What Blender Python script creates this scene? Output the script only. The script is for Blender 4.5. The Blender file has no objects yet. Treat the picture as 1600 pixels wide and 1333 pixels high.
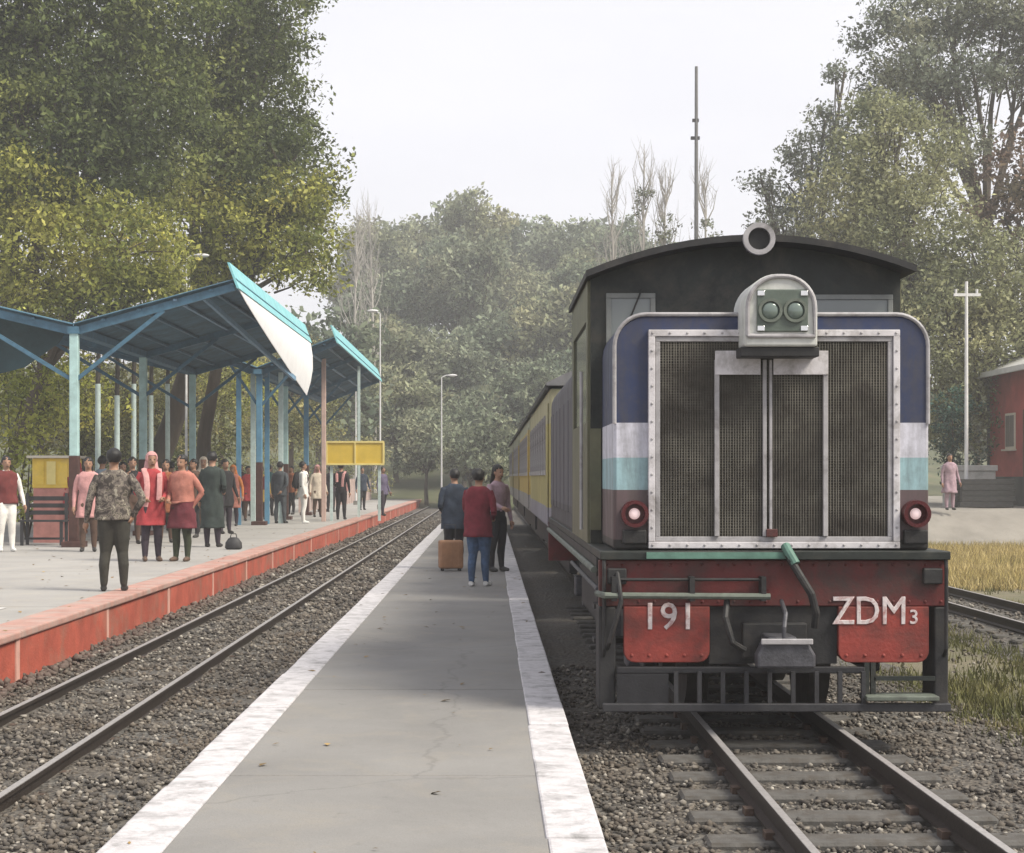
import bpy, bmesh, math, random
import numpy as np
from mathutils import Vector, Matrix

random.seed(7)
S = bpy.context.scene
C = S.collection
R = math.radians

# ------------------------------------------------------------------ camera
CAM_Z = 1.66
F = 2600.0                       # focal length in pixels of the 1600 px wide photograph
VX, VY = 765.0, 745.0            # vanishing point of the tracks
cam_d = bpy.data.cameras.new('camera'); cam = bpy.data.objects.new('camera', cam_d); C.objects.link(cam)
cam.location = (0, 0, CAM_Z); cam.rotation_euler = (R(90), 0, 0)
cam_d.sensor_width = 36; cam_d.lens = 36 * F / 1600
cam_d.shift_x = (800 - VX) / 1600; cam_d.shift_y = (VY - 666.5) / 1600
cam_d.clip_start = 0.1; cam_d.clip_end = 2000
S.camera = cam

# ------------------------------------------------------------------ sky, sun, exposure
SUN_EL, SUN_AZ = R(49), R(118)      # azimuth measured from +Y (away from the camera) towards +X
w = bpy.data.worlds.new('World'); S.world = w; w.use_nodes = True
nt = w.node_tree; nt.nodes.clear()
sky = nt.nodes.new('ShaderNodeTexSky'); sky.sky_type = 'NISHITA'; sky.sun_disc = False
sky.sun_elevation = SUN_EL; sky.sun_rotation = SUN_AZ
sky.air_density = 1.0; sky.dust_density = 4.0; sky.ozone_density = 1.0
bg1 = nt.nodes.new('ShaderNodeBackground'); bg1.inputs['Strength'].default_value = 0.10
nt.links.new(sky.outputs[0], bg1.inputs['Color'])
bg2 = nt.nodes.new('ShaderNodeBackground'); bg2.inputs['Color'].default_value = (0.90, 0.885, 0.955, 1); bg2.inputs['Strength'].default_value = 1.0
tcw = nt.nodes.new('ShaderNodeTexCoord'); mpw = nt.nodes.new('ShaderNodeMapping'); mpw.inputs['Scale'].default_value = (1, 1, 3)
nt.links.new(tcw.outputs['Generated'], mpw.inputs['Vector'])
nzw = nt.nodes.new('ShaderNodeTexNoise'); nzw.inputs['Scale'].default_value = 2.2; nzw.inputs['Detail'].default_value = 5
nt.links.new(mpw.outputs[0], nzw.inputs['Vector'])
crw = nt.nodes.new('ShaderNodeValToRGB'); crw.color_ramp.elements[0].position = .35; crw.color_ramp.elements[0].color = (.87, .865, .92, 1)
crw.color_ramp.elements[1].position = .68; crw.color_ramp.elements[1].color = (.98, .97, 1.02, 1)
nt.links.new(nzw.outputs[0], crw.inputs[0]); nt.links.new(crw.outputs[0], bg2.inputs['Color'])
mx = nt.nodes.new('ShaderNodeMixShader'); mx.inputs[0].default_value = 0.88      # thin even cloud veil over the clear sky
nt.links.new(bg1.outputs[0], mx.inputs[1]); nt.links.new(bg2.outputs[0], mx.inputs[2])
wo = nt.nodes.new('ShaderNodeOutputWorld'); nt.links.new(mx.outputs[0], wo.inputs['Surface'])
sl = bpy.data.lights.new('sun', 'SUN'); sl.energy = 4.8; sl.angle = R(20); sl.color = (1.0, 0.93, 0.80)
so = bpy.data.objects.new('sun', sl); C.objects.link(so)
sd = Vector((math.cos(SUN_EL) * math.sin(SUN_AZ), math.cos(SUN_EL) * math.cos(SUN_AZ), math.sin(SUN_EL)))
so.rotation_euler = sd.to_track_quat('Z', 'Y').to_euler(); so.location = (20, 10, 40)
S.view_settings.view_transform = 'Standard'; S.view_settings.look = 'None'
S.view_settings.exposure = 0.18; S.view_settings.gamma = 1.0
S.view_settings.use_curve_mapping = False
S.render.engine = 'CYCLES'
S.cycles.use_denoising = True
S.cycles.max_bounces = 6; S.cycles.transparent_max_bounces = 8; S.cycles.volume_bounces = 2

# ------------------------------------------------------------------ helpers
def at(px, py, Y):
    """world point seen at a photograph pixel at distance Y"""
    return Vector(((px - VX) / F * Y, Y, CAM_Z + (VY - py) / F * Y))

def tag(o, label=None, cat=None, group=None, kind=None):
    if label: o['label'] = label
    if cat: o['category'] = cat
    if group: o['group'] = group
    if kind: o['kind'] = kind
    return o

def empty(name, loc=(0, 0, 0), rz=0, parent=None):
    o = bpy.data.objects.new(name, None); C.objects.link(o)
    o.location = loc; o.rotation_euler = (0, 0, rz)
    o.empty_display_size = 0.2
    if parent: o.parent = parent
    return o

def link(name, me, parent=None, loc=None):
    o = bpy.data.objects.new(name, me); C.objects.link(o)
    if parent: o.parent = parent
    if loc is not None: o.location = loc
    return o

def copy_tree(o, parent=None):
    c = o.copy(); C.objects.link(c)
    c.parent = parent
    for ch in list(o.children): copy_tree(ch, c)
    return c

class MB:
    """collects shapes into one mesh"""
    def __init__(s): s.v = []; s.f = []; s.mi = []
    def add(s, vs, fs, mi=0):
        n = len(s.v); s.v += [tuple(p) for p in vs]
        for f in fs: s.f.append(tuple(i + n for i in f)); s.mi.append(mi)
        return s
    def box(s, x0, x1, y0, y1, z0, z1, mi=0):
        vs = [(x, y, z) for z in (z0, z1) for y in (y0, y1) for x in (x0, x1)]
        return s.add(vs, [(0, 2, 3, 1), (4, 5, 7, 6), (0, 1, 5, 4), (2, 6, 7, 3), (0, 4, 6, 2), (1, 3, 7, 5)], mi)
    def tube(s, pts, rad, n=8, mi=0, cap=True):
        pts = [Vector(p) for p in pts]
        if not hasattr(rad, '__len__'): rad = [rad] * len(pts)
        rings = []
        up = None
        for i, p in enumerate(pts):
            d = (pts[min(i + 1, len(pts) - 1)] - pts[max(i - 1, 0)])
            if d.length < 1e-9: d = Vector((0, 0, 1))
            d.normalize()
            if up is None or abs(up.dot(d)) > .95:
                up = Vector((0, 0, 1)) if abs(d.z) < .9 else Vector((0, 1, 0))
            a = d.cross(up).normalized(); b = a.cross(d).normalized(); up = b
            rr = rad[i]; ra, rb = rr if hasattr(rr, '__len__') else (rr, rr)
            rings.append([p + a * (math.cos(2 * math.pi * k / n) * ra) + b * (math.sin(2 * math.pi * k / n) * rb) for k in range(n)])
        vs = [q for r in rings for q in r]
        fs = []
        for i in range(len(rings) - 1):
            for k in range(n):
                k2 = (k + 1) % n
                fs.append((i * n + k, i * n + k2, (i + 1) * n + k2, (i + 1) * n + k))
        if cap:
            fs.append(tuple(range(n - 1, -1, -1))); L = (len(rings) - 1) * n
            fs.append(tuple(L + k for k in range(n)))
        return s.add(vs, fs, mi)
    def prism(s, prof, y0, y1, mi=0):
        """XZ profile (counter-clockwise seen from -Y) extruded along Y"""
        n = len(prof)
        vs = [(x, y0, z) for x, z in prof] + [(x, y1, z) for x, z in prof]
        fs = [tuple(range(n)), tuple(range(2 * n - 1, n - 1, -1))]
        for k in range(n):
            k2 = (k + 1) % n
            fs.append((k, n + k, n + k2, k2))
        return s.add(vs, fs, mi)
    def disc_y(s, c, r, y0, y1, n=20, mi=0):
        return s.prism([(c[0] + r * math.cos(2 * math.pi * k / n), c[1] + r * math.sin(2 * math.pi * k / n)) for k in range(n)], y0, y1, mi)
    def ring_y(s, c, r0, r1, y0, y1, n=24, mi=0):
        vs = []
        for k in range(n):
            ca, sa = math.cos(2 * math.pi * k / n), math.sin(2 * math.pi * k / n)
            for (r, y) in ((r0, y0), (r1, y0), (r1, y1), (r0, y1)): vs.append((c[0] + r * ca, y, c[1] + r * sa))
        fs = []
        for k in range(n):
            a, b = k * 4, ((k + 1) % n) * 4
            for j in range(4):
                j2 = (j + 1) % 4
                fs.append((a + j, b + j, b + j2, a + j2))
        return s.add(vs, fs, mi)
    def ellipsoid(s, c, r, nu=12, nv=8, mi=0):
        vs = [(c[0], c[1], c[2] - r[2])]
        for j in range(1, nv):
            t = -math.pi / 2 + math.pi * j / nv
            for i in range(nu):
                p = 2 * math.pi * i / nu
                vs.append((c[0] + r[0] * math.cos(t) * math.cos(p), c[1] + r[1] * math.cos(t) * math.sin(p), c[2] + r[2] * math.sin(t)))
        vs.append((c[0], c[1], c[2] + r[2]))
        fs = []
        for i in range(nu): fs.append((0, 1 + (i + 1) % nu, 1 + i))
        for j in range(nv - 2):
            for i in range(nu):
                a = 1 + j * nu + i; b = 1 + j * nu + (i + 1) % nu
                fs.append((a, b, b + nu, a + nu))
        L = len(vs) - 1; q = 1 + (nv - 2) * nu
        for i in range(nu): fs.append((q + i, q + (i + 1) % nu, L))
        return s.add(vs, fs, mi)
    def mesh(s, name, mats, smooth=False):
        me = bpy.data.meshes.new(name)
        me.from_pydata([tuple(p) for p in s.v], [], s.f)
        if not isinstance(mats, (list, tuple)): mats = [mats]
        for m in mats: me.materials.append(m)
        if any(s.mi): me.polygons.foreach_set('material_index', s.mi)
        bm = bmesh.new(); bm.from_mesh(me); bmesh.ops.recalc_face_normals(bm, faces=bm.faces); bm.to_mesh(me); bm.free()
        if smooth:
            me.polygons.foreach_set('use_smooth', [True] * len(me.polygons))
            me.set_sharp_from_angle(angle=R(40))
        return me
    def build(s, name, mats, parent=None, smooth=False, bevel=0, loc=None):
        o = link(name, s.mesh(name, mats, smooth), parent, loc)
        if bevel:
            b = o.modifiers.new('bevel', 'BEVEL'); b.width = bevel; b.segments = 2; b.limit_method = 'ANGLE'; b.angle_limit = R(40)
        return o

def np_mesh(name, V, Fq, mat, smooth=False):
    """mesh from numpy arrays: V (n,3), Fq (m,k)"""
    me = bpy.data.meshes.new(name)
    k = Fq.shape[1]
    me.vertices.add(len(V)); me.vertices.foreach_set('co', np.ascontiguousarray(V, dtype=np.float32).ravel())
    me.loops.add(Fq.size); me.loops.foreach_set('vertex_index', np.ascontiguousarray(Fq, dtype=np.int32).ravel())
    me.polygons.add(len(Fq)); me.polygons.foreach_set('loop_start', np.arange(0, Fq.size, k, dtype=np.int32))
    me.update(calc_edges=True); me.validate()
    me.materials.append(mat)
    if smooth: me.polygons.foreach_set('use_smooth', [True] * len(me.polygons))
    return me

# ------------------------------------------------------------------ materials
def nodes(m):
    m.use_nodes = True
    return m.node_tree, m.node_tree.nodes['Principled BSDF']

def mixc(t, fac, a, b, mode='MIX'):
    n = t.nodes.new('ShaderNodeMix'); n.data_type = 'RGBA'; n.blend_type = mode
    for sock, val in ((n.inputs[0], fac), (n.inputs[6], a), (n.inputs[7], b)):
        if hasattr(val, 'node'): t.links.new(val, sock)
        elif hasattr(val, '__len__'): sock.default_value = (*val[:3], 1)
        else: sock.default_value = val
    return n.outputs[2]

def noise(t, coord, scale, detail=5, rough=.6, dist=0.0):
    n = t.nodes.new('ShaderNodeTexNoise'); n.inputs['Scale'].default_value = scale
    n.inputs['Detail'].default_value = detail; n.inputs['Roughness'].default_value = rough; n.inputs['Distortion'].default_value = dist
    t.links.new(coord, n.inputs['Vector'])
    return n.outputs[0]

def ramp(t, fac, stops, interp='LINEAR'):
    n = t.nodes.new('ShaderNodeValToRGB'); n.color_ramp.interpolation = interp
    e = n.color_ramp.elements
    while len(e) < len(stops): e.new(.5)
    for el, (p, c) in zip(e, stops):
        el.position = p
        if not hasattr(c, '__len__'): c = (c, c, c)
        el.color = (*c[:3], 1)
    t.links.new(fac, n.inputs[0])
    return n.outputs[0]

def coords(t, kind='Object', scale=None):
    n = t.nodes.new('ShaderNodeTexCoord'); o = n.outputs[kind]
    if scale:
        mp = t.nodes.new('ShaderNodeMapping'); mp.inputs['Scale'].default_value = scale
        t.links.new(o, mp.inputs['Vector']); o = mp.outputs[0]
    return o

MATS = {}
def pm(name, col, rough=.75, var=.25, scale=6, bump=.15, bscale=60, metal=0.0, dirt=None, damt=.5, dscale=3, col2=None, stretch=None, spec=.4):
    """procedural paint / concrete / cloth: base colour with mottling, optional dirt, fine relief"""
    if name in MATS: return MATS[name]
    m = bpy.data.materials.new(name); t, b = nodes(m)
    co = coords(t, 'Object', stretch)
    n1 = noise(t, co, scale, 6, .65)
    c2 = col2 or tuple(max(0, c * (1 - var)) for c in col); c1 = tuple(min(1, c * (1 + var * .6)) for c in col)
    base = ramp(t, n1, [(.32, c2), (.68, c1)])
    if dirt:
        n2 = noise(t, co, dscale, 8, .7, .4)
        msk = ramp(t, n2, [(.62 - .3 * damt, 0), (.80 - .2 * damt, 1)])
        base = mixc(t, msk, base, dirt)
    t.links.new(base, b.inputs['Base Color'])
    b.inputs['Roughness'].default_value = rough; b.inputs['Metallic'].default_value = metal
    b.inputs['Specular IOR Level'].default_value = spec
    if bump:
        n3 = noise(t, co, bscale, 4, .6)
        bp = t.nodes.new('ShaderNodeBump'); bp.inputs['Strength'].default_value = bump; bp.inputs['Distance'].default_value = .02
        t.links.new(n3, bp.inputs['Height']); t.links.new(bp.outputs[0], b.inputs['Normal'])
    MATS[name] = m
    return m

def band_mat(name, stops, rough=.4, z0=0.0, z1=4.0, grime=(.05, .045, .04), gamt=.4):
    """painted livery in horizontal colour bands (by height on the vehicle) with grime streaks"""
    if name in MATS: return MATS[name]
    m = bpy.data.materials.new(name); t, b = nodes(m)
    co = coords(t)
    sp = t.nodes.new('ShaderNodeSeparateXYZ'); t.links.new(co, sp.inputs[0])
    mr = t.nodes.new('ShaderNodeMapRange'); t.links.new(sp.outputs[2], mr.inputs[0])
    mr.inputs[1].default_value = z0; mr.inputs[2].default_value = z1
    base = ramp(t, mr.outputs[0], [((z - z0) / (z1 - z0), c) for z, c in stops], 'CONSTANT')
    g = noise(t, coords(t, 'Object', (3, 3, .5)), 3.0, 9, .7, .3)
    base = mixc(t, ramp(t, g, [(.5 - gamt * .25, 0), (.8, .8)]), base, grime)
    g2 = noise(t, co, 14, 6, .7)
    base = mixc(t, ramp(t, g2, [(.45, 0), (.75, .35)]), base, tuple(c * 1.6 for c in grime))
    t.links.new(base, b.inputs['Base Color'])
    t.links.new(ramp(t, g, [(.3, rough), (.8, min(1, rough + .35))]), b.inputs['Roughness'])
    bp = t.nodes.new('ShaderNodeBump'); bp.inputs['Strength'].default_value = .12; bp.inputs['Distance'].default_value = .02
    t.links.new(noise(t, co, 5, 5), bp.inputs['Height']); t.links.new(bp.outputs[0], b.inputs['Normal'])
    MATS[name] = m
    return m

def glass_mat(name, tint=(.03, .035, .04), rough=.08):
    if name in MATS: return MATS[name]
    m = bpy.data.materials.new(name); t, b = nodes(m)
    b.inputs['Base Color'].default_value = (*tint, 1); b.inputs['Roughness'].default_value = rough
    b.inputs['Specular IOR Level'].default_value = .8
    MATS[name] = m
    return m

def leaf_mat(name, cols, scale=.35, trans=.42, objrand=False):
    """foliage: colour differs from clump to clump and leaf to leaf"""
    m = bpy.data.materials.new(name); t, b = nodes(m)
    co = coords(t, 'Object')
    n1 = noise(t, co, scale, 3, .6)
    base = ramp(t, n1, [(.30, cols[0]), (.5, cols[1]), (.70, cols[2])])
    ge = t.nodes.new('ShaderNodeNewGeometry')
    rnd = ramp(t, ge.outputs['Random Per Island'], [(0, .38), (.5, .95), (1, 1.9)])
    base = mixc(t, 1.0, base, rnd, 'MULTIPLY')
    if objrand:
        oi = t.nodes.new('ShaderNodeObjectInfo')
        base = mixc(t, 1.0, base, ramp(t, oi.outputs['Random'], [(0, (.68, .76, .72)), (.5, (1, 1, 1)), (1, (1.2, 1.12, .95))]), 'MULTIPLY')
    t.links.new(base, b.inputs['Base Color']); b.inputs['Roughness'].default_value = .6
    b.inputs['Specular IOR Level'].default_value = .3
    tr = t.nodes.new('ShaderNodeBsdfTranslucent'); t.links.new(base, tr.inputs['Color'])
    ms = t.nodes.new('ShaderNodeMixShader'); ms.inputs[0].default_value = trans
    out = [n for n in t.nodes if n.type == 'OUTPUT_MATERIAL'][0]
    t.links.new(b.outputs[0], ms.inputs[1]); t.links.new(tr.outputs[0], ms.inputs[2]); t.links.new(ms.outputs[0], out.inputs['Surface'])
    return m

# levels
RAIL = 0.09          # rail top
BED = -0.03          # ballast
GROUND = -0.13
ISLAND = 0.19        # island platform top
MAIN = 0.41          # left platform top

# ================================================================== SETTING
def ground_material():
    m = bpy.data.materials.new('ground_earth'); t, b = nodes(m)
    co = coords(t)
    n1 = noise(t, co, .35, 8, .7, .5); n2 = noise(t, co, 5, 6, .75); n3 = noise(t, co, 38, 4, .7)
    base = ramp(t, n1, [(.35, (.085, .088, .045)), (.52, (.17, .145, .10)), (.68, (.25, .215, .15))])
    base = mixc(t, ramp(t, n2, [(.42, 0), (.66, .7)]), base, (.13, .13, .055))
    base = mixc(t, ramp(t, n3, [(.5, 0), (.75, .5)]), base, (.30, .26, .20))
    t.links.new(base, b.inputs['Base Color']); b.inputs['Roughness'].default_value = .95
    bp = t.nodes.new('ShaderNodeBump'); bp.inputs['Strength'].default_value = .6; bp.inputs['Distance'].default_value = .05
    t.links.new(n3, bp.inputs['Height']); t.links.new(bp.outputs[0], b.inputs['Normal'])
    return m
M_ground = ground_material()

def sheet(name, xs, ys, zf, mat, smooth=True):
    X, Y = np.meshgrid(xs, ys); Z = zf(X, Y)
    V = np.stack([X.ravel(), Y.ravel(), Z.ravel()], 1)
    nx, ny = len(xs), len(ys)
    i = (np.arange(ny - 1)[:, None] * nx + np.arange(nx - 1)[None, :]).ravel()
    Fq = np.stack([i, i + 1, i + nx + 1, i + nx], 1)
    return np_mesh(name, V, Fq, mat, smooth)

g = link('ground', sheet('ground', np.linspace(-420, 420, 43), np.linspace(-60, 700, 39), lambda X, Y: X * 0 + GROUND, M_ground))
tag(g, kind='structure')

def sstep(a, b, x):
    u = np.clip((x - a) / (b - a), 0, 1); return u * u * (3 - 2 * u)
def hill_z(X, Y):
    X = np.asarray(X, float); Y = np.asarray(Y, float)
    h = 14.5 * sstep(84, 165, Y) * (1 - .55 * sstep(11, 34, X)) * (1 - .25 * sstep(12, 60, -X))
    h += .6 * np.sin(X * .13 + Y * .05) * sstep(90, 120, Y)
    return GROUND - .4 + h + .45 * sstep(84, 90, Y)
M_hill = pm('hill_soil', (.075, .085, .04), .95, .5, .12, .3, 2, dirt=(.14, .12, .07), damt=.4, dscale=.3)
o = link('hill', sheet('hill', np.linspace(-160, 160, 81), np.linspace(80, 330, 64), hill_z, M_hill)); tag(o, kind='structure')

# ---- ballast
def ballast_material(name, c0, c1, c2, sc=26):
    m = bpy.data.materials.new(name); t, b = nodes(m); co = coords(t)
    vor = t.nodes.new('ShaderNodeTexVoronoi'); vor.inputs['Scale'].default_value = sc; t.links.new(co, vor.inputs['Vector'])
    n1 = noise(t, co, 1.2, 6, .7)
    base = ramp(t, noise(t, co, sc * .8, 4, .7), [(.3, c0), (.55, c1), (.75, c2)])
    base = mixc(t, ramp(t, n1, [(.42, 0), (.7, .55)]), base, (.10, .075, .05))
    t.links.new(base, b.inputs['Base Color']); b.inputs['Roughness'].default_value = .95
    bp = t.nodes.new('ShaderNodeBump'); bp.inputs['Strength'].default_value = .9; bp.inputs['Distance'].default_value = .04
    t.links.new(vor.outputs[0], bp.inputs['Height']); t.links.new(bp.outputs[0], b.inputs['Normal'])
    return m
M_bed = ballast_material('ballast_bed', (.05, .047, .043), (.11, .103, .092), (.19, .178, .16))
def bed_z(X, Y):
    return BED - .035 + .07 * (X < -1) + 0 * X - .11 * sstep(3.1, 4.3, X) + .012 * np.sin(X * 9 + Y * 3) * np.sin(Y * 7 - X * 4)
o = link('ballast_bed', sheet('ballast_bed', np.linspace(-3.80, 4.4, 42), np.linspace(1.5, 140, 240), bed_z, M_bed)); tag(o, kind='structure')
def bed3_z(X, Y): return GROUND + .012 + (.09 * (1 - sstep(.5, 1.1, np.abs(X - 6.15)))) + .006 * np.sin(Y * 9 + X * 5)
o = link('siding_bed', sheet('siding_bed', np.linspace(5.05, 7.25, 16), np.linspace(2, 140, 120), bed3_z, M_bed)); tag(o, kind='structure')

def stone_material(name, stops, dust):
    m = bpy.data.materials.new(name); t, b = nodes(m); co = coords(t)
    ge = t.nodes.new('ShaderNodeNewGeometry')
    base = ramp(t, ge.outputs['Random Per Island'], stops)
    base = mixc(t, ramp(t, noise(t, co, .8, 5, .7), [(.45, 0), (.7, .6)]), base, dust)
    base = mixc(t, ramp(t, noise(t, co, 60, 4), [(.4, .0), (.8, .35)]), base, (.03, .03, .03))
    t.links.new(base, b.inputs['Base Color']); b.inputs['Roughness'].default_value = .9
    return m
M_stone = stone_material('ballast_stone', [(0, (.040, .036, .033)), (.4, (.095, .084, .072)), (.75, (.155, .135, .112)), (.93, (.24, .22, .19)), (1, (.42, .39, .34))], (.105, .076, .050))

_ico = bmesh.new(); bmesh.ops.create_icosphere(_ico, subdivisions=1, radius=1)
ICO_V = np.array([v.co[:] for v in _ico.verts]); ICO_F = np.array([[v.index for v in f.verts] for f in _ico.faces]); _ico.free()
rng = np.random.default_rng(11)
def stones(name, pts, size, mat, zf):
    """pts (n,2), size (n,) -> one mesh of angular stones lying on the bed"""
    n = len(pts)
    V = np.repeat(ICO_V[None], n, 0) * rng.uniform(.50, 1.2, (n, 12, 1))
    V = V * (size[:, None] * rng.uniform(.6, 1.2, (n, 3)))[:, None, :] * np.array([1, 1, .75])
    a = rng.uniform(0, 2 * np.pi, n); ca, sa = np.cos(a), np.sin(a)
    x = V[..., 0] * ca[:, None] - V[..., 1] * sa[:, None]; y = V[..., 0] * sa[:, None] + V[..., 1] * ca[:, None]
    z = V[..., 2]
    base = zf(pts[:, 0], pts[:, 1]) + size * rng.uniform(-.05, .85, n)
    P = np.stack([x + pts[:, 0, None], y + pts[:, 1, None], z + base[:, None]], -1).reshape(-1, 3)
    Fq = (ICO_F[None] + (np.arange(n) * 12)[:, None, None]).reshape(-1, 3)
    return np_mesh(name, P, Fq, mat)
def scatter(x0, x1, y0, y1, dens, far_pow=1.0, ref=None):
    """random points, thinning with distance"""
    n = int((x1 - x0) * (y1 - y0) * dens)
    P = np.stack([rng.uniform(x0, x1, n), rng.uniform(y0, y1, n)], 1)
    if ref: P = P[rng.uniform(0, 1, n) < np.minimum(1, (ref / P[:, 1]) ** far_pow)]
    return P
def clear_rails(P, rails, half=.075):
    k = np.ones(len(P), bool)
    for r in rails: k &= np.abs(P[:, 0] - r) > half
    return P[k]
LT, RT, ST = -2.82, 1.77, 6.15      # track centres
P = clear_rails(scatter(-3.80, -1.56, 6.5, 75, 1000, 1.9, 11), [LT - .41, LT + .41], .05)
P2 = clear_rails(scatter(.49, 4.3, 6.2, 15, 950, 1.4, 8), [RT - .41, RT + .41], .06)
# keep the sleepers of the nearer track showing
ph = np.abs(((P2[:, 1] - 6.10 + .10) % .56) - .10)
keep = ~((ph < .10) & (np.abs(P2[:, 0] - RT) < .82)) | (rng.uniform(0, 1, len(P2)) < .92)
P2 = P2[keep]
P3 = clear_rails(scatter(5.2, 7.1, 13, 34, 90, 1.0, 18), [ST - .41, ST + .41])
def sz(P, a=.009, b=.027): return (a + (b - a) * rng.uniform(0, 1, len(P)) ** 1.6) * np.clip(P[:, 1] / 14, 1, 2.0)
for PP, zf in ((P, bed_z), (P2, bed_z), (P3, bed3_z)):
    o = link('ballast_gravel', stones('ballast_gravel', PP, sz(PP), M_stone, zf))
    tag(o, {id(P): 'dark crushed stone ballast around the rails beside the red platform edge',
            id(P2): 'grey brown crushed stone ballast under and before the locomotive',
            id(P3): 'sparse stones around the siding rails beyond the locomotive'}[id(PP)], 'ballast', kind='stuff')

# ---- tracks
M_rail = pm('rail_steel', (.045, .036, .031), .55, .35, 30, .1, 90, metal=.35)
M_railtop = pm('rail_top', (.36, .345, .34), .4, .2, 40, 0, metal=.25)
M_sleeper = pm('sleeper_concrete', (.10, .096, .09), .9, .35, 9, .3, 70, dirt=(.06, .05, .04), damt=.55, dscale=6)
M_sleeper2 = pm('sleeper_weathered', (.10, .095, .085), .95, .4, 9, .3, 70, dirt=(.04, .035, .03), damt=.6, dscale=6)
M_clip = pm('rail_clip_iron', (.09, .06, .045), .8, .4, 20, .2)
RP = [(-.045, -.11), (.045, -.11), (.045, -.098), (.008, -.085), (.008, -.030), (.023, -.022), (.023, -.001), (-.023, -.001), (-.023, -.022), (-.008, -.030), (-.008, -.085), (-.045, -.098)]
def track(cx, y0, y1, label, msl, top_z, sl_y0, sl_y1, step, far=None):
    t = empty('railway_track', (cx, 0, 0)); tag(t, label, 'railway track')
    for sx in (-.41, .41):
        m = MB(); m.prism([(sx + x, z + RAIL) for x, z in RP], y0, y1); rl = m.build('rail', M_rail, t)
        m = MB(); m.box(sx - .019, sx + .019, y0, y1, RAIL - .0005, RAIL + .003); m.build('rail_head', M_railtop, rl)
    m = MB(); m.box(-.76, .76, -.11, .11, -.13, 0)
    sme = m.mesh('sleeper', msl)
    m = MB()
    for sx in (-.41, .41):
        for s in (-1, 1): m.box(sx + s * .055 - .022, sx + s * .055 + .022, -.045, .045, 0, .035)
    cme = m.mesh('rail_clips', M_clip)
    y = sl_y0; i = 0
    while y < sl_y1:
        s = link('sleeper', sme, t, (random.uniform(-.02, .02), y + random.uniform(-.02, .02), top_z + random.uniform(-.006, .004)))
        s.rotation_euler = (0, random.uniform(-.006, .006), random.uniform(-.02, .02))
        if i == 0 or True:
            bv = s.modifiers.new('bevel', 'BEVEL'); bv.width = .015; bv.segments = 1
        if y < 16: tag(link('rail_clips', cme, s), kind='stuff')
        y += step; i += 1
    return t
track(LT, 2, 118, 'narrow gauge track in dark ballast beside the red platform edge', M_sleeper2, BED + .004, 6.3, 34, .6)
track(RT, 2, 118, 'narrow gauge track running under the locomotive', M_sleeper, BED + .002, 6.10, 22, .56)
track(ST, 2, 118, 'siding track beyond the locomotive by the dry grass', M_sleeper2, BED + .004, 13, 34, .6)

# ---- island platform
def worn_concrete(name, col, crack=True):
    m = bpy.data.materials.new(name); t, b = nodes(m); co = coords(t)
    base = ramp(t, noise(t, co, .55, 8, .65, .3), [(.34, tuple(c * .84 for c in col)), (.66, tuple(c * 1.12 for c in col))])
    base = mixc(t, ramp(t, noise(t, co, 2.6, 7, .7, .6), [(.50, 0), (.72, .55)]), base, tuple(c * f for c, f in zip(col, (1.22, 1.14, 1.0))))
    base = mixc(t, ramp(t, noise(t, co, 6.5, 8, .75, 1.0), [(.60, 0), (.70, .55)]), base, tuple(c * .55 for c in col))
    base = mixc(t, ramp(t, noise(t, co, 130, 3, .6), [(.45, 0), (.8, .45)]), base, tuple(c * .6 for c in col))
    if crack:
        cz = coords(t); dn = t.nodes.new('ShaderNodeTexNoise'); dn.inputs['Scale'].default_value = 2.5; dn.inputs['Detail'].default_value = 6; t.links.new(cz, dn.inputs['Vector'])
        ad = t.nodes.new('ShaderNodeVectorMath'); ad.operation = 'MULTIPLY_ADD'; ad.inputs[1].default_value = (.5, .5, .5); t.links.new(dn.outputs[1], ad.inputs[0]); t.links.new(cz, ad.inputs[2])
        vo = t.nodes.new('ShaderNodeTexVoronoi'); vo.feature = 'DISTANCE_TO_EDGE'; vo.inputs['Scale'].default_value = .21; t.links.new(ad.outputs[0], vo.inputs['Vector'])
        base = mixc(t, ramp(t, vo.outputs['Distance'], [(.0, .28), (.0022, .0)]), base, tuple(c * .35 for c in col))
    t.links.new(base, b.inputs['Base Color']); b.inputs['Roughness'].default_value = .88
    bp = t.nodes.new('ShaderNodeBump'); bp.inputs['Strength'].default_value = .2; bp.inputs['Distance'].default_value = .02
    t.links.new(noise(t, co, 90, 4), bp.inputs['Height']); t.links.new(bp.outputs[0], b.inputs['Normal'])
    return m
M_conc = worn_concrete('platform_concrete', (.215, .209, .200))
M_white = pm('white_lime_paint', (.52, .505, .52), .85, .16, 10, .25, 60, dirt=(.24, .235, .235), damt=.5, dscale=6)
M_core = pm('platform_core', (.20, .19, .175), .95, .3, 4, .3)
isl = empty('island_platform', (0, 0, 0)); tag(isl, kind='structure')
m = MB(); m.box(-1.50, .43, 1.5, 70, -.25, ISLAND - .03); m.build('platform_core', M_core, isl)
y = 1.6
while y < 69:
    L = 3.3
    m = MB(); m.box(-1.285, .235, y, min(y + L - .012, 69.9), ISLAND - .029, ISLAND + random.uniform(-.002, .002)); m.build('concrete_slab', M_conc, isl, bevel=.006); y += L
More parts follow.
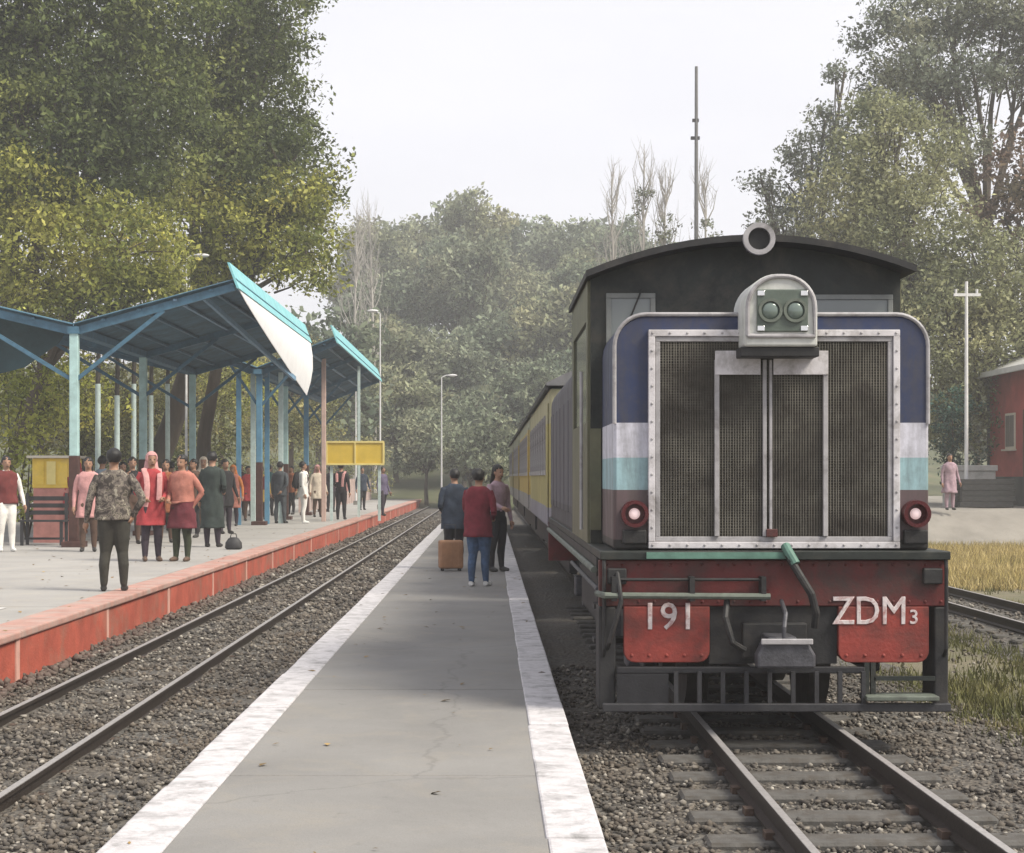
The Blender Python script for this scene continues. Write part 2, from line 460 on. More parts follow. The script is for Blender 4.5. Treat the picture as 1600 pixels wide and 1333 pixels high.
for xa, xb in ((-1.54, -1.28), (.23, .47)):
    y = 1.5
    while y < 69:
        L = (.9 if y < 22 else 2.4) * random.uniform(.92, 1.08)
        if xa > 0 and abs(y + L - 9.85) < .5: L = 9.85 - y
        dz = random.uniform(-.004, .004); dx = random.uniform(-.006, .006)
        gap = .035 if (xa > 0 and abs(y + L - 9.85) < .02) else random.uniform(.003, .008)
        m = MB(); m.box(xa + dx, xb - .003 + dx * .2, y, y + L - gap, ISLAND - .15, ISLAND + .008 + dz); m.build('coping_stone', M_white, isl, bevel=.012)
        y += L

# ---- left platform
M_lconc = worn_concrete('main_platform_concrete', (.32, .31, .295), False)
M_red = pm('red_oxide_wall', (.40, .088, .055), .85, .32, 2.5, .35, 40, dirt=(.25, .14, .10), damt=.45, dscale=1.7)
M_redtop = pm('faded_pink_edge', (.42, .24, .20), .9, .25, 4, .2, 60, dirt=(.34, .29, .26), damt=.5, dscale=2.0)
M_joint = pm('pale_joint_paint', (.58, .33, .27), .9, .2, 5, .2)
M_foot = pm('wall_footing_stone', (.13, .10, .085), .95, .4, 9, .6, 30)
mp = empty('main_platform', (0, 0, 0)); tag(mp, kind='structure')
m = MB(); m.box(-60, -3.95, 4, 110, -.25, MAIN - .02); m.build('platform_core', M_core, mp)
y = 4.0
while y < 110:
    L = 6.0
    for (xa, xb) in ((-9.0, -4.15), (-16, -9.01), (-60, -16.01)):
        m = MB(); m.box(xa, xb, y, y + L - .012, MAIN - .019, MAIN + random.uniform(-.002, .002)); m.build('concrete_slab', M_lconc, mp)
    y += L
y = 4.0
while y < 110:
    L = 3.16
    m = MB()
    n = 8; xs = [random.uniform(-.012, .012) for _ in range(n + 1)]
    m.box(-3.95, -3.81 + random.uniform(-.008, .008), y, y + L - .10, BED - .12 + .12 * random.random(), MAIN - .06); m.build('wall_panel', M_red, mp, bevel=.01)
    m = MB(); m.box(-3.95, -3.805, y + L - .10, y + L, BED - .1, MAIN - .06); m.build('wall_joint', M_joint, mp)
    m = MB(); m.box(-4.145, -3.785, y + .004, y + L - .004, MAIN - .06, MAIN + .004 + random.uniform(-.003, .003)); m.build('edge_coping', M_redtop, mp, bevel=.015)
    y += L
Pf = np.stack([rng.uniform(-3.82, -3.60, 1500), rng.uniform(8, 40, 1500)], 1)
o = link('footing_rubble', stones('footing_rubble', Pf, rng.uniform(.02, .055, 1500), M_foot, bed_z), mp); tag(o, kind='stuff')
# pale worn line across the near end of the left platform
m = MB(); m.box(-13, -4.6, 15.65, 15.85, MAIN + .002, MAIN + .006)
m.build('painted_line', pm('worn_line_paint', (.55, .54, .53), .9, .2, 5, .1, dirt=(.37, .36, .345), damt=.5, dscale=3), mp)

# ---- right-hand verge: dry grass, path, terrace
M_dry = pm('dry_grass_soil', (.46, .36, .19), .95, .3, .9, .4, 30, col2=(.30, .27, .12), dirt=(.20, .21, .07), damt=.4, dscale=.6)
def irregular(name, x0, x1, y0, y1, z, mat, kind='structure', amp=.6):
    xs = np.linspace(0, 1, 40); ys = np.linspace(0, 1, 24)
    U, W = np.meshgrid(xs, ys)
    X = x0 + (x1 - x0) * U; Y = y0 + (y1 - y0) * W
    Y = Y + amp * (np.sin(X * .9) + .6 * np.sin(X * 2.3 + 1)) * (1 - W) * .6 + amp * np.sin(X * .7 + 2) * W
    X = X + amp * .5 * np.sin(Y * .8) * (1 - U)
    V = np.stack([X.ravel(), Y.ravel(), X.ravel() * 0 + z], 1)
    nx, ny = 40, 24; i = (np.arange(ny - 1)[:, None] * nx + np.arange(nx - 1)[None, :]).ravel()
    o = link(name, np_mesh(name, V, np.stack([i, i + 1, i + nx + 1, i + nx], 1), mat)); tag(o, kind=kind); return o
irregular('dry_grass_verge', 7.5, 60, 26.5, 41.5, GROUND + .008, M_dry)
M_path = pm('dusty_path', (.23, .215, .19), .95, .2, 1.2, .3, 20)
TERR = .78
def terr_z(X, Y): return GROUND - .02 + (TERR - GROUND + .02) * sstep(41.8, 44.6, Y + .25 * np.sin(X * .8)) + .02 * np.sin(X * 3 + Y * 5)
o = link('terrace', sheet('terrace', np.linspace(9.2, 60, 90), np.linspace(41.3, 75, 60), terr_z, M_path)); tag(o, kind='structure')

# ================================================================== LOCOMOTIVE
M_beam = pm('loco_red_paint', (.125, .020, .019), .5, .35, 5, .15, 40, dirt=(.05, .032, .028), damt=.6, dscale=3)
M_lobe = pm('loco_red_plate', (.25, .042, .032), .55, .32, 5, .2, 40, dirt=(.10, .034, .028), damt=.6, dscale=3.5)
M_black = pm('loco_black', (.020, .020, .021), .6, .4, 8, .15, 40, dirt=(.05, .045, .04), damt=.4)
M_dgreen = pm('loco_dark_green', (.018, .023, .021), .55, .35, 6, .15, 40, dirt=(.055, .05, .04), damt=.45)
M_wtrim = pm('loco_white_trim', (.60, .58, .60), .5, .15, 9, .1, dirt=(.26, .24, .23), damt=.45, dscale=5)
M_gtrim = pm('loco_grey_trim', (.36, .35, .36), .5, .2, 9, .1, dirt=(.16, .15, .15), damt=.45, dscale=5)
M_mesh = pm('radiator_mesh_iron', (.16, .15, .125), .75, .35, 4, .1, 90, dirt=(.05, .042, .036), damt=.6, dscale=2.2, metal=.2)
M_meshback = pm('radiator_core', (.10, .094, .080), .9, .5, 3, .3, 60, dirt=(.028, .024, .020), damt=.5)
M_pipe = pm('pipe_grey_green', (.13, .15, .125), .55, .3, 10, .1, dirt=(.05, .05, .045), damt=.4)
M_teal = pm('hose_teal', (.10, .20, .16), .6, .3, 10, .1)
M_olive = pm('cab_side_olive', (.125, .125, .075), .5, .25, 4, .1, dirt=(.09, .09, .06), damt=.5)
M_head = pm('headlamp_housing', (.60, .61, .58), .5, .18, 6, .1, 50, dirt=(.36, .38, .33), damt=.45)
M_iron = pm('coupler_iron', (.085, .085, .095), .5, .35, 10, .2, metal=.4)
M_glass = glass_mat('dark_glass')
M_chrome = pm('lamp_chrome', (.75, .75, .74), .18, .1, 10, 0, metal=.9)
M_hood = band_mat('hood_livery', [(0, (.022, .02, .02)), (1.16, (.11, .075, .08)), (1.475, (.30, .46, .50)), (1.675, (.62, .62, .70)), (1.90, (.018, .030, .085))], .38, 0, 4, gamt=.35)
M_longhood = band_mat('long_hood_livery', [(0, (.025, .022, .025)), (1.11, (.05, .05, .06)), (1.30, (.085, .083, .10))], .5, 0, 4)
m_ = bpy.data.materials.new('lamp_lens_lit'); t_, b_ = nodes(m_)
b_.inputs['Base Color'].default_value = (.9, .75, .75, 1); b_.inputs['Emission Color'].default_value = (1, .72, .70, 1); b_.inputs['Emission Strength'].default_value = .35; b_.inputs['Roughness'].default_value = .1
M_lens = m_
m_ = bpy.data.materials.new('headlamp_glass'); t_, b_ = nodes(m_)
b_.inputs['Base Color'].default_value = (.16, .20, .18, 1); b_.inputs['Roughness'].default_value = .12; b_.inputs['Metallic'].default_value = .2
M_lampglass = m_
M_redlamp = pm('marker_lamp_red', (.075, .010, .012), .35, .3, 12, .1)

loco = empty('diesel_locomotive', (RT, 10.36, RAIL + .003))
tag(loco, 'dark blue and red narrow gauge diesel locomotive numbered 191, seen head on', 'locomotive')

def text_mesh(txt, size, name, mat, parent, cx, cy, cz, sx=1.0, ext=.001, bold=.010):
    cu = bpy.data.curves.new(name, 'FONT'); cu.body = txt; cu.size = size; cu.extrude = ext; cu.bevel_depth = bold * size; cu.bevel_resolution = 0
    cu.align_x = 'CENTER'; cu.align_y = 'CENTER'; cu.resolution_u = 3
    tmp = bpy.data.objects.new('tmp_text', cu); C.objects.link(tmp)
    dg = bpy.context.evaluated_depsgraph_get(); me = bpy.data.meshes.new_from_object(tmp.evaluated_get(dg))
    bpy.data.objects.remove(tmp)
    me.materials.clear(); me.materials.append(mat); me.name = name
    o = link(name, me, parent, (cx, cy, cz)); o.rotation_euler = (R(90), 0, 0); o.scale = (sx, 1, 1)
    return o

# buffer beam with two drop plates
m = MB(); m.box(-1.09, 1.087, 0, .07, .76, 1.048); beam = m.build('buffer_beam', M_beam, loco, bevel=.008)
def lobe(x0, x1):
    r = .07; pr = [(x0, .759), (x0, .41 + r)]
    pr += [(x0 + r - r * math.cos(a), .41 + r - r * math.sin(a)) for a in (R(20), R(45), R(70), R(90))]
    pr += [(x1 - r + r * math.sin(a), .41 + r - r * math.cos(a)) for a in (0, R(25), R(50), R(75), R(90))]
    pr += [(x1, .759)]
    m = MB(); m.prism(pr, -.004, .062); return m.build('drop_plate', M_lobe, loco, bevel=.006)
l1 = lobe(-.935, -.40); l2 = lobe(.40, .965)
M_letter = pm('letter_white', (.62, .56, .56), .6, .2, 20, .05, dirt=(.30, .10, .09), damt=.5, dscale=16)
text_mesh('191', .235, 'number_lettering', M_letter, loco, -.655, -.0075, .690, 1.0)
text_mesh('ZDM', .245, 'class_lettering', M_letter, loco, .595, -.0075, .725, .88)
text_mesh('3', .125, 'class_suffix_lettering', M_letter, loco, .870, -.0075, .690, 1.0)
# rivets along the beam
m = MB()
for i in range(22):
    x = -1.04 + i * (2.08 / 21)
    for z in (.79, 1.02): m.ellipsoid((x, 0, z), (.011, .008, .011), 8, 4)
o = m.build('rivets', M_beam, beam); tag(o, kind='stuff')
# centre pocket behind the coupler
m = MB(); m.box(-.398, .398, .03, .10, .40, .757); m.build('draw_pocket', M_black, loco)
m = MB(); m.box(-.20, .20, -.04, .03, .44, .66); m.build('draw_plate', M_black, loco, bevel=.01)
cp = MB(); cp.box(-.09, .09, -.30, -.04, .47, .60); cp.prism([(-.17, .42), (.18, .42), (.18, .50), (.13, .585), (-.13, .585), (-.17, .50)], -.42, -.301)
c_ = cp.build('coupler', M_iron, loco, bevel=.015)
m = MB(); m.box(-.15, .16, -.44, -.425, .565, .60); m.build('coupler_hook', M_gtrim, c_, bevel=.006)
m = MB(); m.tube([(.0, -.36, .586), (.0, -.36, .66), (.02, -.30, .74), (.03, -.1, .80)], .014, 8); m.build('uncoupling_chain', M_iron, c_)
# end posts
m = MB(); m.box(-1.09, -.985, .0, .30, .12, .757); m.build('end_post', M_black, loco, bevel=.01)
m = MB(); m.box(1.00, 1.087, .0, .30, .15, .757); m.build('end_post', M_black, loco, bevel=.01)
# cow catcher
M_cow = pm('cowcatcher_black', (.018, .018, .021), .55, .3, 10, .15)
M_cow2 = pm('cowcatcher_worn', (.036, .036, .040), .5, .3, 10, .15)
cc = empty('cow_catcher', (0, 0, 0), parent=loco)
m = MB(); m.box(-1.07, 1.08, -.09, -.04, .115, .165); m.build('bottom_bar', M_cow2, cc, bevel=.006)
m = MB(); m.box(-.98, .56, -.03, .02, .345, .385); m.build('top_bar', M_cow, cc, bevel=.006)
for i in range(9):
    x = -.615 + i * .145
    m = MB(); m.box(x - .013, x + .013, -.065, -.035, .160, .36); m.build('grille_bar', M_cow2, cc)
m = MB(); m.box(-.98, -.66, -.04, -.02, .165, .345); m.build('guard_plate', M_cow, cc)
m = MB(); m.box(.55, 1.00, -.12, .08, .185, .215); m.build('step_tread', M_pipe, cc, bevel=.006)
m = MB(); m.box(.62, 1.00, -.02, .02, .30, .325); m.build('step_bar', M_dgreen, cc)
for x in (.56, .60): 
    m = MB(); m.box(x, x + .03, -.02, .01, .215, .41); m.build('step_hanger', M_dgreen, cc)
# footplate and running boards
m = MB(); m.box(-1.085, 1.085, -.06, 8.9, 1.052, 1.105); fp = m.build('footplate', M_dgreen, loco, bevel=.006)
m = MB(); m.box(-.80, .10, -.075, -.061, 1.06, 1.10); m.build('footplate_edge', M_teal, fp)
m = MB(); m.box(.12, .78, -.078, -.061, 1.058, 1.102); m.build('footplate_edge', M_dgreen, fp)
for s in (-1, 1):
    x = s * 1.085
    m = MB(); m.box(min(x, x - s * .05), max(x, x - s * .05), .31, 8.8, .93, 1.05); m.build('sill', M_black, loco)
    m = MB(); m.tube([(s * 1.10, .30, .97), (s * 1.10, 8.6, .97)], .022, 8); m.build('side_pipe', M_pipe, loco)
    m = MB(); m.tube([(s * 1.09, .1, .86), (s * 1.09, 3.4, .86)], .016, 8); m.build('side_pipe', M_iron, loco)
# grab rails and pipes on the front
m = MB(); m.tube([(-1.10, .02, .84), (-1.06, -.10, .835), (-.04, -.10, .828)], .020, 8); m.build('brake_pipe', M_pipe, loco)
m = MB(); m.tube([(-1.02, -.05, .93), (-.06, -.05, .93)], .010, 8); m.build('uncoupling_rod', M_black, loco)
for x in (-1.0, -.52, -.08):
    m = MB(); m.box(x - .015, x + .015, -.11, .0, .80, .95); m.build('pipe_bracket', M_black, loco)
hs = MB(); hs.tube([(.07, -.09, 1.10), (.085, -.12, 1.05), (.14, -.16, .95), (.20, -.17, .85), (.235, -.15, .73), (.23, -.12, .64)], .024, 10); hs.build('brake_hose', M_black, loco)
hs = MB(); hs.tube([(.06, -.06, 1.14), (.075, -.10, 1.10), (.11, -.135, 1.03)], .03, 10); hs.build('hose_cock', M_teal, loco)
hs = MB(); hs.tube([(-.3, -.06, .80), (-.32, -.13, .70), (-.28, -.15, .55), (-.2, -.12, .50)], .020, 8); hs.build('brake_hose', M_black, loco)
for s in (-1, 1):
    m = MB(); m.tube([(s * 1.06, -.03, 1.10), (s * 1.06, -.05, 1.0), (s * 1.06, -.05, .5), (s * 1.06, .0, .45)], .012, 8); m.build('grab_rail', M_black, loco)
    for z in (.5, .72):
        m = MB(); m.box(min(s * 1.10, s * .90), max(s * 1.10, s * .90), .31, .50, z, z + .03); m.build('side_step', M_black, loco)

# hood with rounded shoulders
def arch(x0, x1, z0, z1, r, n=7):
    pr = [(x0, z0), (x1, z0), (x1, z1 - r)]
    pr += [(x1 - r + r * math.cos(a), z1 - r + r * math.sin(a)) for a in np.linspace(0, math.pi / 2, n)[1:]]
    pr += [(x0 + r - r * math.sin(a), z1 - r + r * math.cos(a)) for a in np.linspace(0, math.pi / 2, n)]
    return pr
m = MB(); m.prism(arch(-.992, .992, 1.105, 2.585, .20), .10, 1.14)
hood = m.build('hood', M_hood, loco, smooth=True, bevel=.02)
pr = arch(-.985, .985, 1.45, 2.588, .20, 9)[2:] + [(-.985, 1.90)]
pr = [(.985, 1.90)] + pr
m = MB(); m.tube([(x, .098, z) for x, z in pr], .013, 8); m.build('hood_edge_trim', M_gtrim, hood)
# grille surround
def frame(x0, x1, z0, z1, wd, y0, y1, mat, name, parent):
    for a in ((x0, x1, z0, z0 + wd), (x0, x1, z1 - wd, z1), (x0, x0 + wd, z0 + wd, z1 - wd), (x1 - wd, x1, z0 + wd, z1 - wd)):
        m = MB(); m.box(a[0], a[1], y0, y1, a[2], a[3]); m.build(name, mat, parent, bevel=.004)
rad = empty('radiator_grille', (0, 0, 0), parent=loco)
frame(-.775, .800, 1.118, 2.488, .042, .055, .099, M_wtrim, 'outer_frame_bar', rad)
frame(-.731, .756, 1.162, 2.444, .030, .066, .099, M_gtrim, 'inner_frame_bar', rad)
m = MB(); m.box(-.700, .725, .088, .099, 1.193, 2.413); m.build('radiator_core', M_meshback, rad)
ms = MB()
x0, x1, z0, z1 = -.700, .725, 1.193, 2.413
n = 84
for i in range(1, n): 
    x = x0 + (x1 - x0) * i / n + random.uniform(-.002, .002); ms.box(x - .0028, x + .0028, .074, .080, z0, z1)
n = 72
for i in range(1, n): 
    z = z0 + (z1 - z0) * i / n + random.uniform(-.002, .002); ms.box(x0, x1, .0801, .086, z - .0028, z + .0028)
o = ms.build('wire_mesh', M_mesh, rad); tag(o, kind='stuff')
for x, wd in ((-.347, .030), (-.048, .024), (-.010, .018), (.333, .030)):
    m = MB(); m.box(x - wd / 2, x + wd / 2, .050, .073, 1.194, 2.30); m.build('grille_strip', M_gtrim, rad, bevel=.003)
m = MB(); m.box(-.36, -.075, .044, .0495, 2.205, 2.355); m.build('white_plate', M_wtrim, rad, bevel=.004)
m = MB(); m.box(.005, .348, .044, .0495, 2.205, 2.355); m.build('white_plate', M_wtrim, rad, bevel=.004)
m = MB(); m.box(-.04, .03, .035, .06, 1.19, 1.24); m.build('grille_latch', M_beam, rad, bevel=.004)
m = MB()
for i in range(15):
    for z in (1.139, 2.467): m.ellipsoid((-.75 + i * 1.525 / 14, .055, z), (.009, .007, .009), 8, 4)
for i in range(1, 12):
    for x in (-.754, .779): m.ellipsoid((x, .055, 1.139 + i * 1.328 / 12), (.009, .007, .009), 8, 4)
tag(m.build('frame_bolts', M_gtrim, rad), kind='stuff')
m = MB()
for x0_, x1_ in ((-.935, -.40), (.40, .965)):
    for i in range(5): m.ellipsoid((x0_ + .05 + i * (x1_ - x0_ - .10) / 4, -.004, .455), (.012, .009, .012), 8, 4)
tag(m.build('plate_rivets', M_lobe, loco), kind='stuff')
m = MB(); m.tube([(-.98, -.03, .98), (-.975, -.10, .92), (-.96, -.12, .80), (-1.0, -.12, .66), (-1.03, -.10, .55), (-1.04, -.02, .50)], .015, 8); m.build('jumper_cable', M_black, loco, smooth=True)
for x in (-.98, .98):
    m = MB(); m.box(x - .06, x + .06, -.05, 0, .90, 1.0); m.build('jumper_box', M_black, loco, bevel=.01)
# headlight
hl = empty('headlight', (0, 0, 0), parent=loco)
cx = .016
m = MB(); m.prism(arch(cx - .225, cx + .225, 2.366, 2.812, .205, 10), -.16, .30); m.build('lamp_housing', M_head, hl, smooth=True, bevel=.015)
m = MB(); m.box(cx - .245, cx + .24, -.14, .25, 2.305, 2.365); m.build('lamp_base', M_black, hl, bevel=.006)
pr0 = arch(cx - .205, cx + .205, 2.43, 2.795, .19, 10)
m = MB(); m.tube([(x, -.168, z) for x, z in pr0] + [(pr0[0][0], -.168, pr0[0][1])], .014, 8); m.build('lamp_bezel', M_gtrim, hl, smooth=True)
m = MB(); m.box(cx - .150, cx + .165, -.174, -.161, 2.455, 2.715); m.build('lamp_panel', pm('lamp_panel_green', (.10, .125, .105), .4, .2, 9, .1), hl, bevel=.006)
for sx in (-.068, .085):
    m = MB(); m.ring_y((cx + sx, 2.585), .056, .074, -.190, -.1745, 24); m.build('lamp_ring', M_pipe, hl, smooth=True)
    m = MB(); m.ellipsoid((cx + sx, -.172, 2.585), (.054, .022, .054), 16, 10); m.build('lamp_glass', M_lampglass, hl, smooth=True)
for sx in (-.125, .14):
    for z in (2.475, 2.69):
        m = MB(); m.box(cx + sx - .022, cx + sx + .022, -.182, -.1741, z - .016, z + .016); m.build('lamp_clip', M_chrome, hl, bevel=.003)
# marker lights
for x in (-.862, .900):
    ml = empty('marker_light', (x, .1, 1.335), parent=loco)
    m = MB(); m.ring_y((0, 0), .062, .085, -.085, .0, 24); m.build('lamp_ring', M_redlamp, ml, smooth=True)
    m = MB(); m.disc_y((0, 0), .0615, -.02, .0, 20); m.build('lamp_back', M_redlamp, ml)
    m = MB(); m.ellipsoid((0, -.03, 0), (.036, .03, .036), 14, 10); m.build('lens', M_lens, ml, smooth=True)
    m = MB(); m.box(-.075, .075, -.05, 0, -.19, -.10); m.build('lamp_bracket', M_black, ml, bevel=.01)
# cab
cab = empty('cab', (0, 0, 0), parent=loco)
def roof_z(x, base=2.94, rise=.225): return base + rise * (1 - (x / 1.12) ** 2) + .018 * x
xs = np.linspace(-1.115, 1.125, 17)
pr = [(x, roof_z(x)) for x in xs] + [(x, roof_z(x) + .045) for x in xs[::-1]]
pr = [(x, z) for x, z in pr]
m = MB(); m.prism(pr, .92, 3.45); rf = m.build('cab_roof', M_black, cab, smooth=True)
m = MB()
xs2 = np.linspace(-1.07, 1.07, 15)
m.prism([(-1.07, 1.107), (1.07, 1.107)] + [(x, roof_z(x) - .003) for x in xs2[::-1]], 1.15, 1.20); m.build('cab_front_wall', M_dgreen, cab)
for s in (-1, 1):
    x = s * 1.07
    m = MB(); m.box(min(x, x + s * .02), max(x, x + s * .02), 1.20, 3.3, 1.107, 1.95); m.build('cab_side_panel', M_olive, cab)
    m = MB(); m.box(min(x, x + s * .02), max(x, x + s * .02), 1.20, 1.36, 1.951, 2.93); m.build('cab_corner_post', M_olive, cab)
    m = MB(); m.box(min(x, x + s * .02), max(x, x + s * .02), 3.12, 3.3, 1.951, 2.93); m.build('cab_corner_post', M_olive, cab)
    m = MB(); m.box(min(x, x + s * .02), max(x, x + s * .02), 1.361, 3.119, 2.66, 2.93); m.build('cab_side_panel', M_olive, cab)
    m = MB(); m.box(min(x, x + s * .006), max(x, x + s * .006), 1.361, 3.119, 1.951, 2.659); m.build('side_window', M_glass, cab)
    m = MB(); m.tube([(s * 1.13, 1.25, 1.2), (s * 1.13, 1.25, 2.3)], .012, 8); m.build('cab_handrail', M_gtrim, cab)
    m = MB(); m.box(min(s * 1.0, s * 1.075), max(s * 1.0, s * 1.075), 1.128, 1.148, 1.20, 1.90); m.build('front_side_panel', M_olive, cab)
m = MB(); m.box(-1.09, 1.09, 3.30, 3.35, 1.107, 2.94); m.build('cab_rear_wall', M_dgreen, cab)
M_wing = pm('window_frame_grey', (.20, .21, .20), .5, .2)
M_cabglass = glass_mat('cab_glass', (.16, .18, .175), .15)
for x0, x1, zt in ((-.93, -.66, 2.80), (.45, .98, 2.79)):
    wn = empty('cab_window', (0, 0, 0), parent=cab)
    m = MB(); m.box(x0, x1, 1.140, 1.1495, 2.2, zt); m.build('pane', M_cabglass, wn)
    frame(x0 - .035, x1 + .035, 2.165, zt + .035, .035, 1.125, 1.1498, M_wing, 'window_frame', wn)
m = MB(); m.tube([(-.72, 1.12, 2.86), (-.80, 1.115, 2.66)], .006, 6); m.build('wiper', M_black, cab)
# visor brow and horn on the roof
hn = empty('horn', (0, 0, 0), parent=loco)
m = MB(); m.ring_y((.040, 3.165), .075, .108, .80, .84, 24); m.build('horn_rim', M_gtrim, hn, smooth=True)
m = MB(); m.tube([(.04, .84, 3.165), (.04, .93, 3.165), (.04, 1.05, 3.20), (.04, 1.3, 3.24)], [.10, .07, .04, .03], 16); m.build('horn_bell', M_black, hn, smooth=True)
m = MB(); m.box(-.01, .09, .95, 1.05, 3.10, 3.16); m.build('horn_bracket', M_black, hn)
# long hood behind the cab
m = MB(); m.prism(arch(-1.06, 1.06, 1.105, 2.58, .22), 3.36, 8.75); m.build('long_hood', M_longhood, loco, smooth=True)
for k in range(6):
    m = MB(); m.box(-1.075, -1.062, 3.6 + k * .85, 4.3 + k * .85, 1.25, 2.25); m.build('hood_door', M_longhood, loco, bevel=.01)
m = MB(); m.box(-1.09, 1.09, 8.83, 8.9, .6, 1.05); m.build('rear_beam', M_beam, loco)
# bogies
M_wheel = pm('wheel_steel', (.05, .045, .042), .6, .4, 9, .1, metal=.3)
for yb in (1.7, 6.9):
    bg = empty('bogie', (0, yb, 0), parent=loco)
    for s in (-1, 1):
        m = MB(); m.box(s * .72 - .05, s * .72 + .05, -1.25, 1.25, .30, .62); m.build('bogie_frame', M_black, bg, bevel=.02)
        for dy in (-.75, .75):
            m = MB()
            pts = [(s * .36, dy, .385), (s * .47, dy, .385)]
            m.tube(pts, .385, 24); m.tube([(s * .33, dy, .385), (s * .36, dy, .385)], .41, 24)
            m.build('wheel', M_wheel, bg, smooth=True)
            m = MB(); m.box(s * .80 - .05, s * .80 + .05, dy - .12, dy + .12, .28, .50); m.build('axle_box', M_iron, bg, bevel=.02)
    m = MB(); m.box(-.66, .66, -.35, .35, .45, .9); m.build('bolster', M_black, bg)
m = MB(); m.box(-.9, .9, 3.1, 5.4, .35, .92); m.build('fuel_tank', M_black, loco, bevel=.05)
m = MB(); m.box(-.75, .75, .32, 8.8, .80, 1.05); m.build('underframe', M_black, loco)

# ================================================================== COACHES
def coach(y0, L, stops, label, name):
    root = empty(name, (RT, y0, RAIL)); tag(root, label, 'coach', 'coaches behind the locomotive')
    mat = band_mat('coach_' + str(int(y0)), stops, .55, 0, 4, grime=(.10, .09, .08))
    m = MB(); m.box(-1.06, 1.06, 0, L, .95, 2.62); m.build('body', mat, root, bevel=.03)
    xs = np.linspace(-1.10, 1.10, 13)
    m = MB(); m.prism([(x, 2.63 + .02) for x in (xs[0], xs[-1])] + [(x, 2.68 + .30 * (1 - (x / 1.1) ** 2)) for x in xs[::-1]], -.06, L + .06)
    m.build('roof', pm('coach_roof', (.16, .16, .165), .7, .3, 3, .15), root, smooth=True)
    m = MB(); m.box(-1.11, -1.075, -.05, L + .05, 2.60, 2.66); m.build('gutter', M_black, root)
    nW = 8
    for k in range(nW):
        yk = .9 + k * (L - 1.8) / (nW - 1)
        wn = empty('window', (-1.062, yk, 1.95), parent=root)
        m = MB(); m.box(-.006, .03, -.30, .30, -.30, .33); m.build('pane', M_glass, wn)
        for a in ((-.36, -.30, -.36, .39), (.30, .36, -.36, .39)):
            m = MB(); m.box(-.02, .0, a[0], a[1], a[2], a[3]); m.build('frame_bar', M_gtrim, wn)
        m = MB(); m.box(-.03, .0, -.36, .36, -.36, -.30); m.build('sill', M_gtrim, wn)
    m = MB(); m.box(-1.085, -1.061, .12, .62, 1.0, 2.45); m.build('door', mat, root, bevel=.01)
    m = MB(); m.box(-.95, .95, .3, L - .3, .62, .949); m.build('underframe', M_black, root)
    for yb in (1.5, L - 1.5):
        for dy in (-.6, .6):
            for s in (-1, 1):
                m = MB(); m.tube([(s * .36, yb + dy, .33), (s * .46, yb + dy, .33)], .33, 20); m.build('wheel', M_wheel, root, smooth=True)
    m = MB(); m.box(-.8, -.7, .5, L - .5, .40, .62); m.build('truss_bar', M_black, root)
    return root
LIL = (.27, .26, .30); OCH = (.50, .36, .08); PAL = (.36, .38, .27)
yy = 19.75
specs = [([(0, (.04, .04, .045)), (.95, LIL), (1.20, (.40, .35, .12)), (2.2, (.40, .38, .22)), (2.6, PAL)], 'olive yellow passenger coach with grey lower side coupled behind the locomotive'),
         ([(0, (.04, .04, .045)), (.95, (.30, .29, .28)), (1.25, OCH), (2.1, (.48, .38, .14)), (2.4, PAL)], 'ochre yellow passenger coach coupled behind the olive yellow one'),
         ([(0, (.04, .04, .045)), (.95, (.30, .29, .28)), (1.25, (.40, .31, .10)), (2.3, PAL)], 'dull ochre passenger coach, third in line behind the locomotive'),
         ([(0, (.04, .04, .045)), (.95, (.30, .29, .28)), (1.25, (.38, .33, .14)), (2.3, PAL)], 'fourth passenger coach behind the locomotive, partly hidden by the group of three')]
for st, lb in specs:
    coach(yy, 9.2, st, lb, 'passenger_coach'); yy += 9.9

# ================================================================== STATION SHELTERS
M_tealroof = pm('shelter_roof_underside', (.050, .125, .180), .6, .3, 2, .1, 30, dirt=(.025, .06, .08), damt=.4, dscale=1.2)
M_tealtop = pm('shelter_fascia_teal', (.20, .50, .54), .5, .18, 4, .08, dirt=(.30, .55, .56), damt=.4)
M_whitesheet = pm('shelter_white_sheet', (.80, .80, .80), .6, .06, 3, .08)
M_postteal = pm('post_pale_teal', (.38, .55, .54), .6, .18, 5, .1, dirt=(.25, .36, .34), damt=.4)
M_postbrown = pm('post_brown_base', (.065, .028, .022), .7, .4, 8, .15)
M_postblue = pm('post_blue', (.10, .24, .36), .6, .2, 5, .1)
M_postpink = pm('post_faded_pink', (.50, .36, .31), .7, .2, 5, .1)
M_postdark = pm('post_dark_iron', (.055, .048, .040), .8, .4, 7, .15)
M_postpale = pm('post_pale_lower', (.46, .56, .54), .75, .2, 8, .1)
M_rafter = pm('rafter_blue_steel', (.055, .14, .21), .6, .3, 6, .1)
M_rafterlight = pm('rafter_light_blue', (.16, .28, .40), .6, .2, 6, .1)

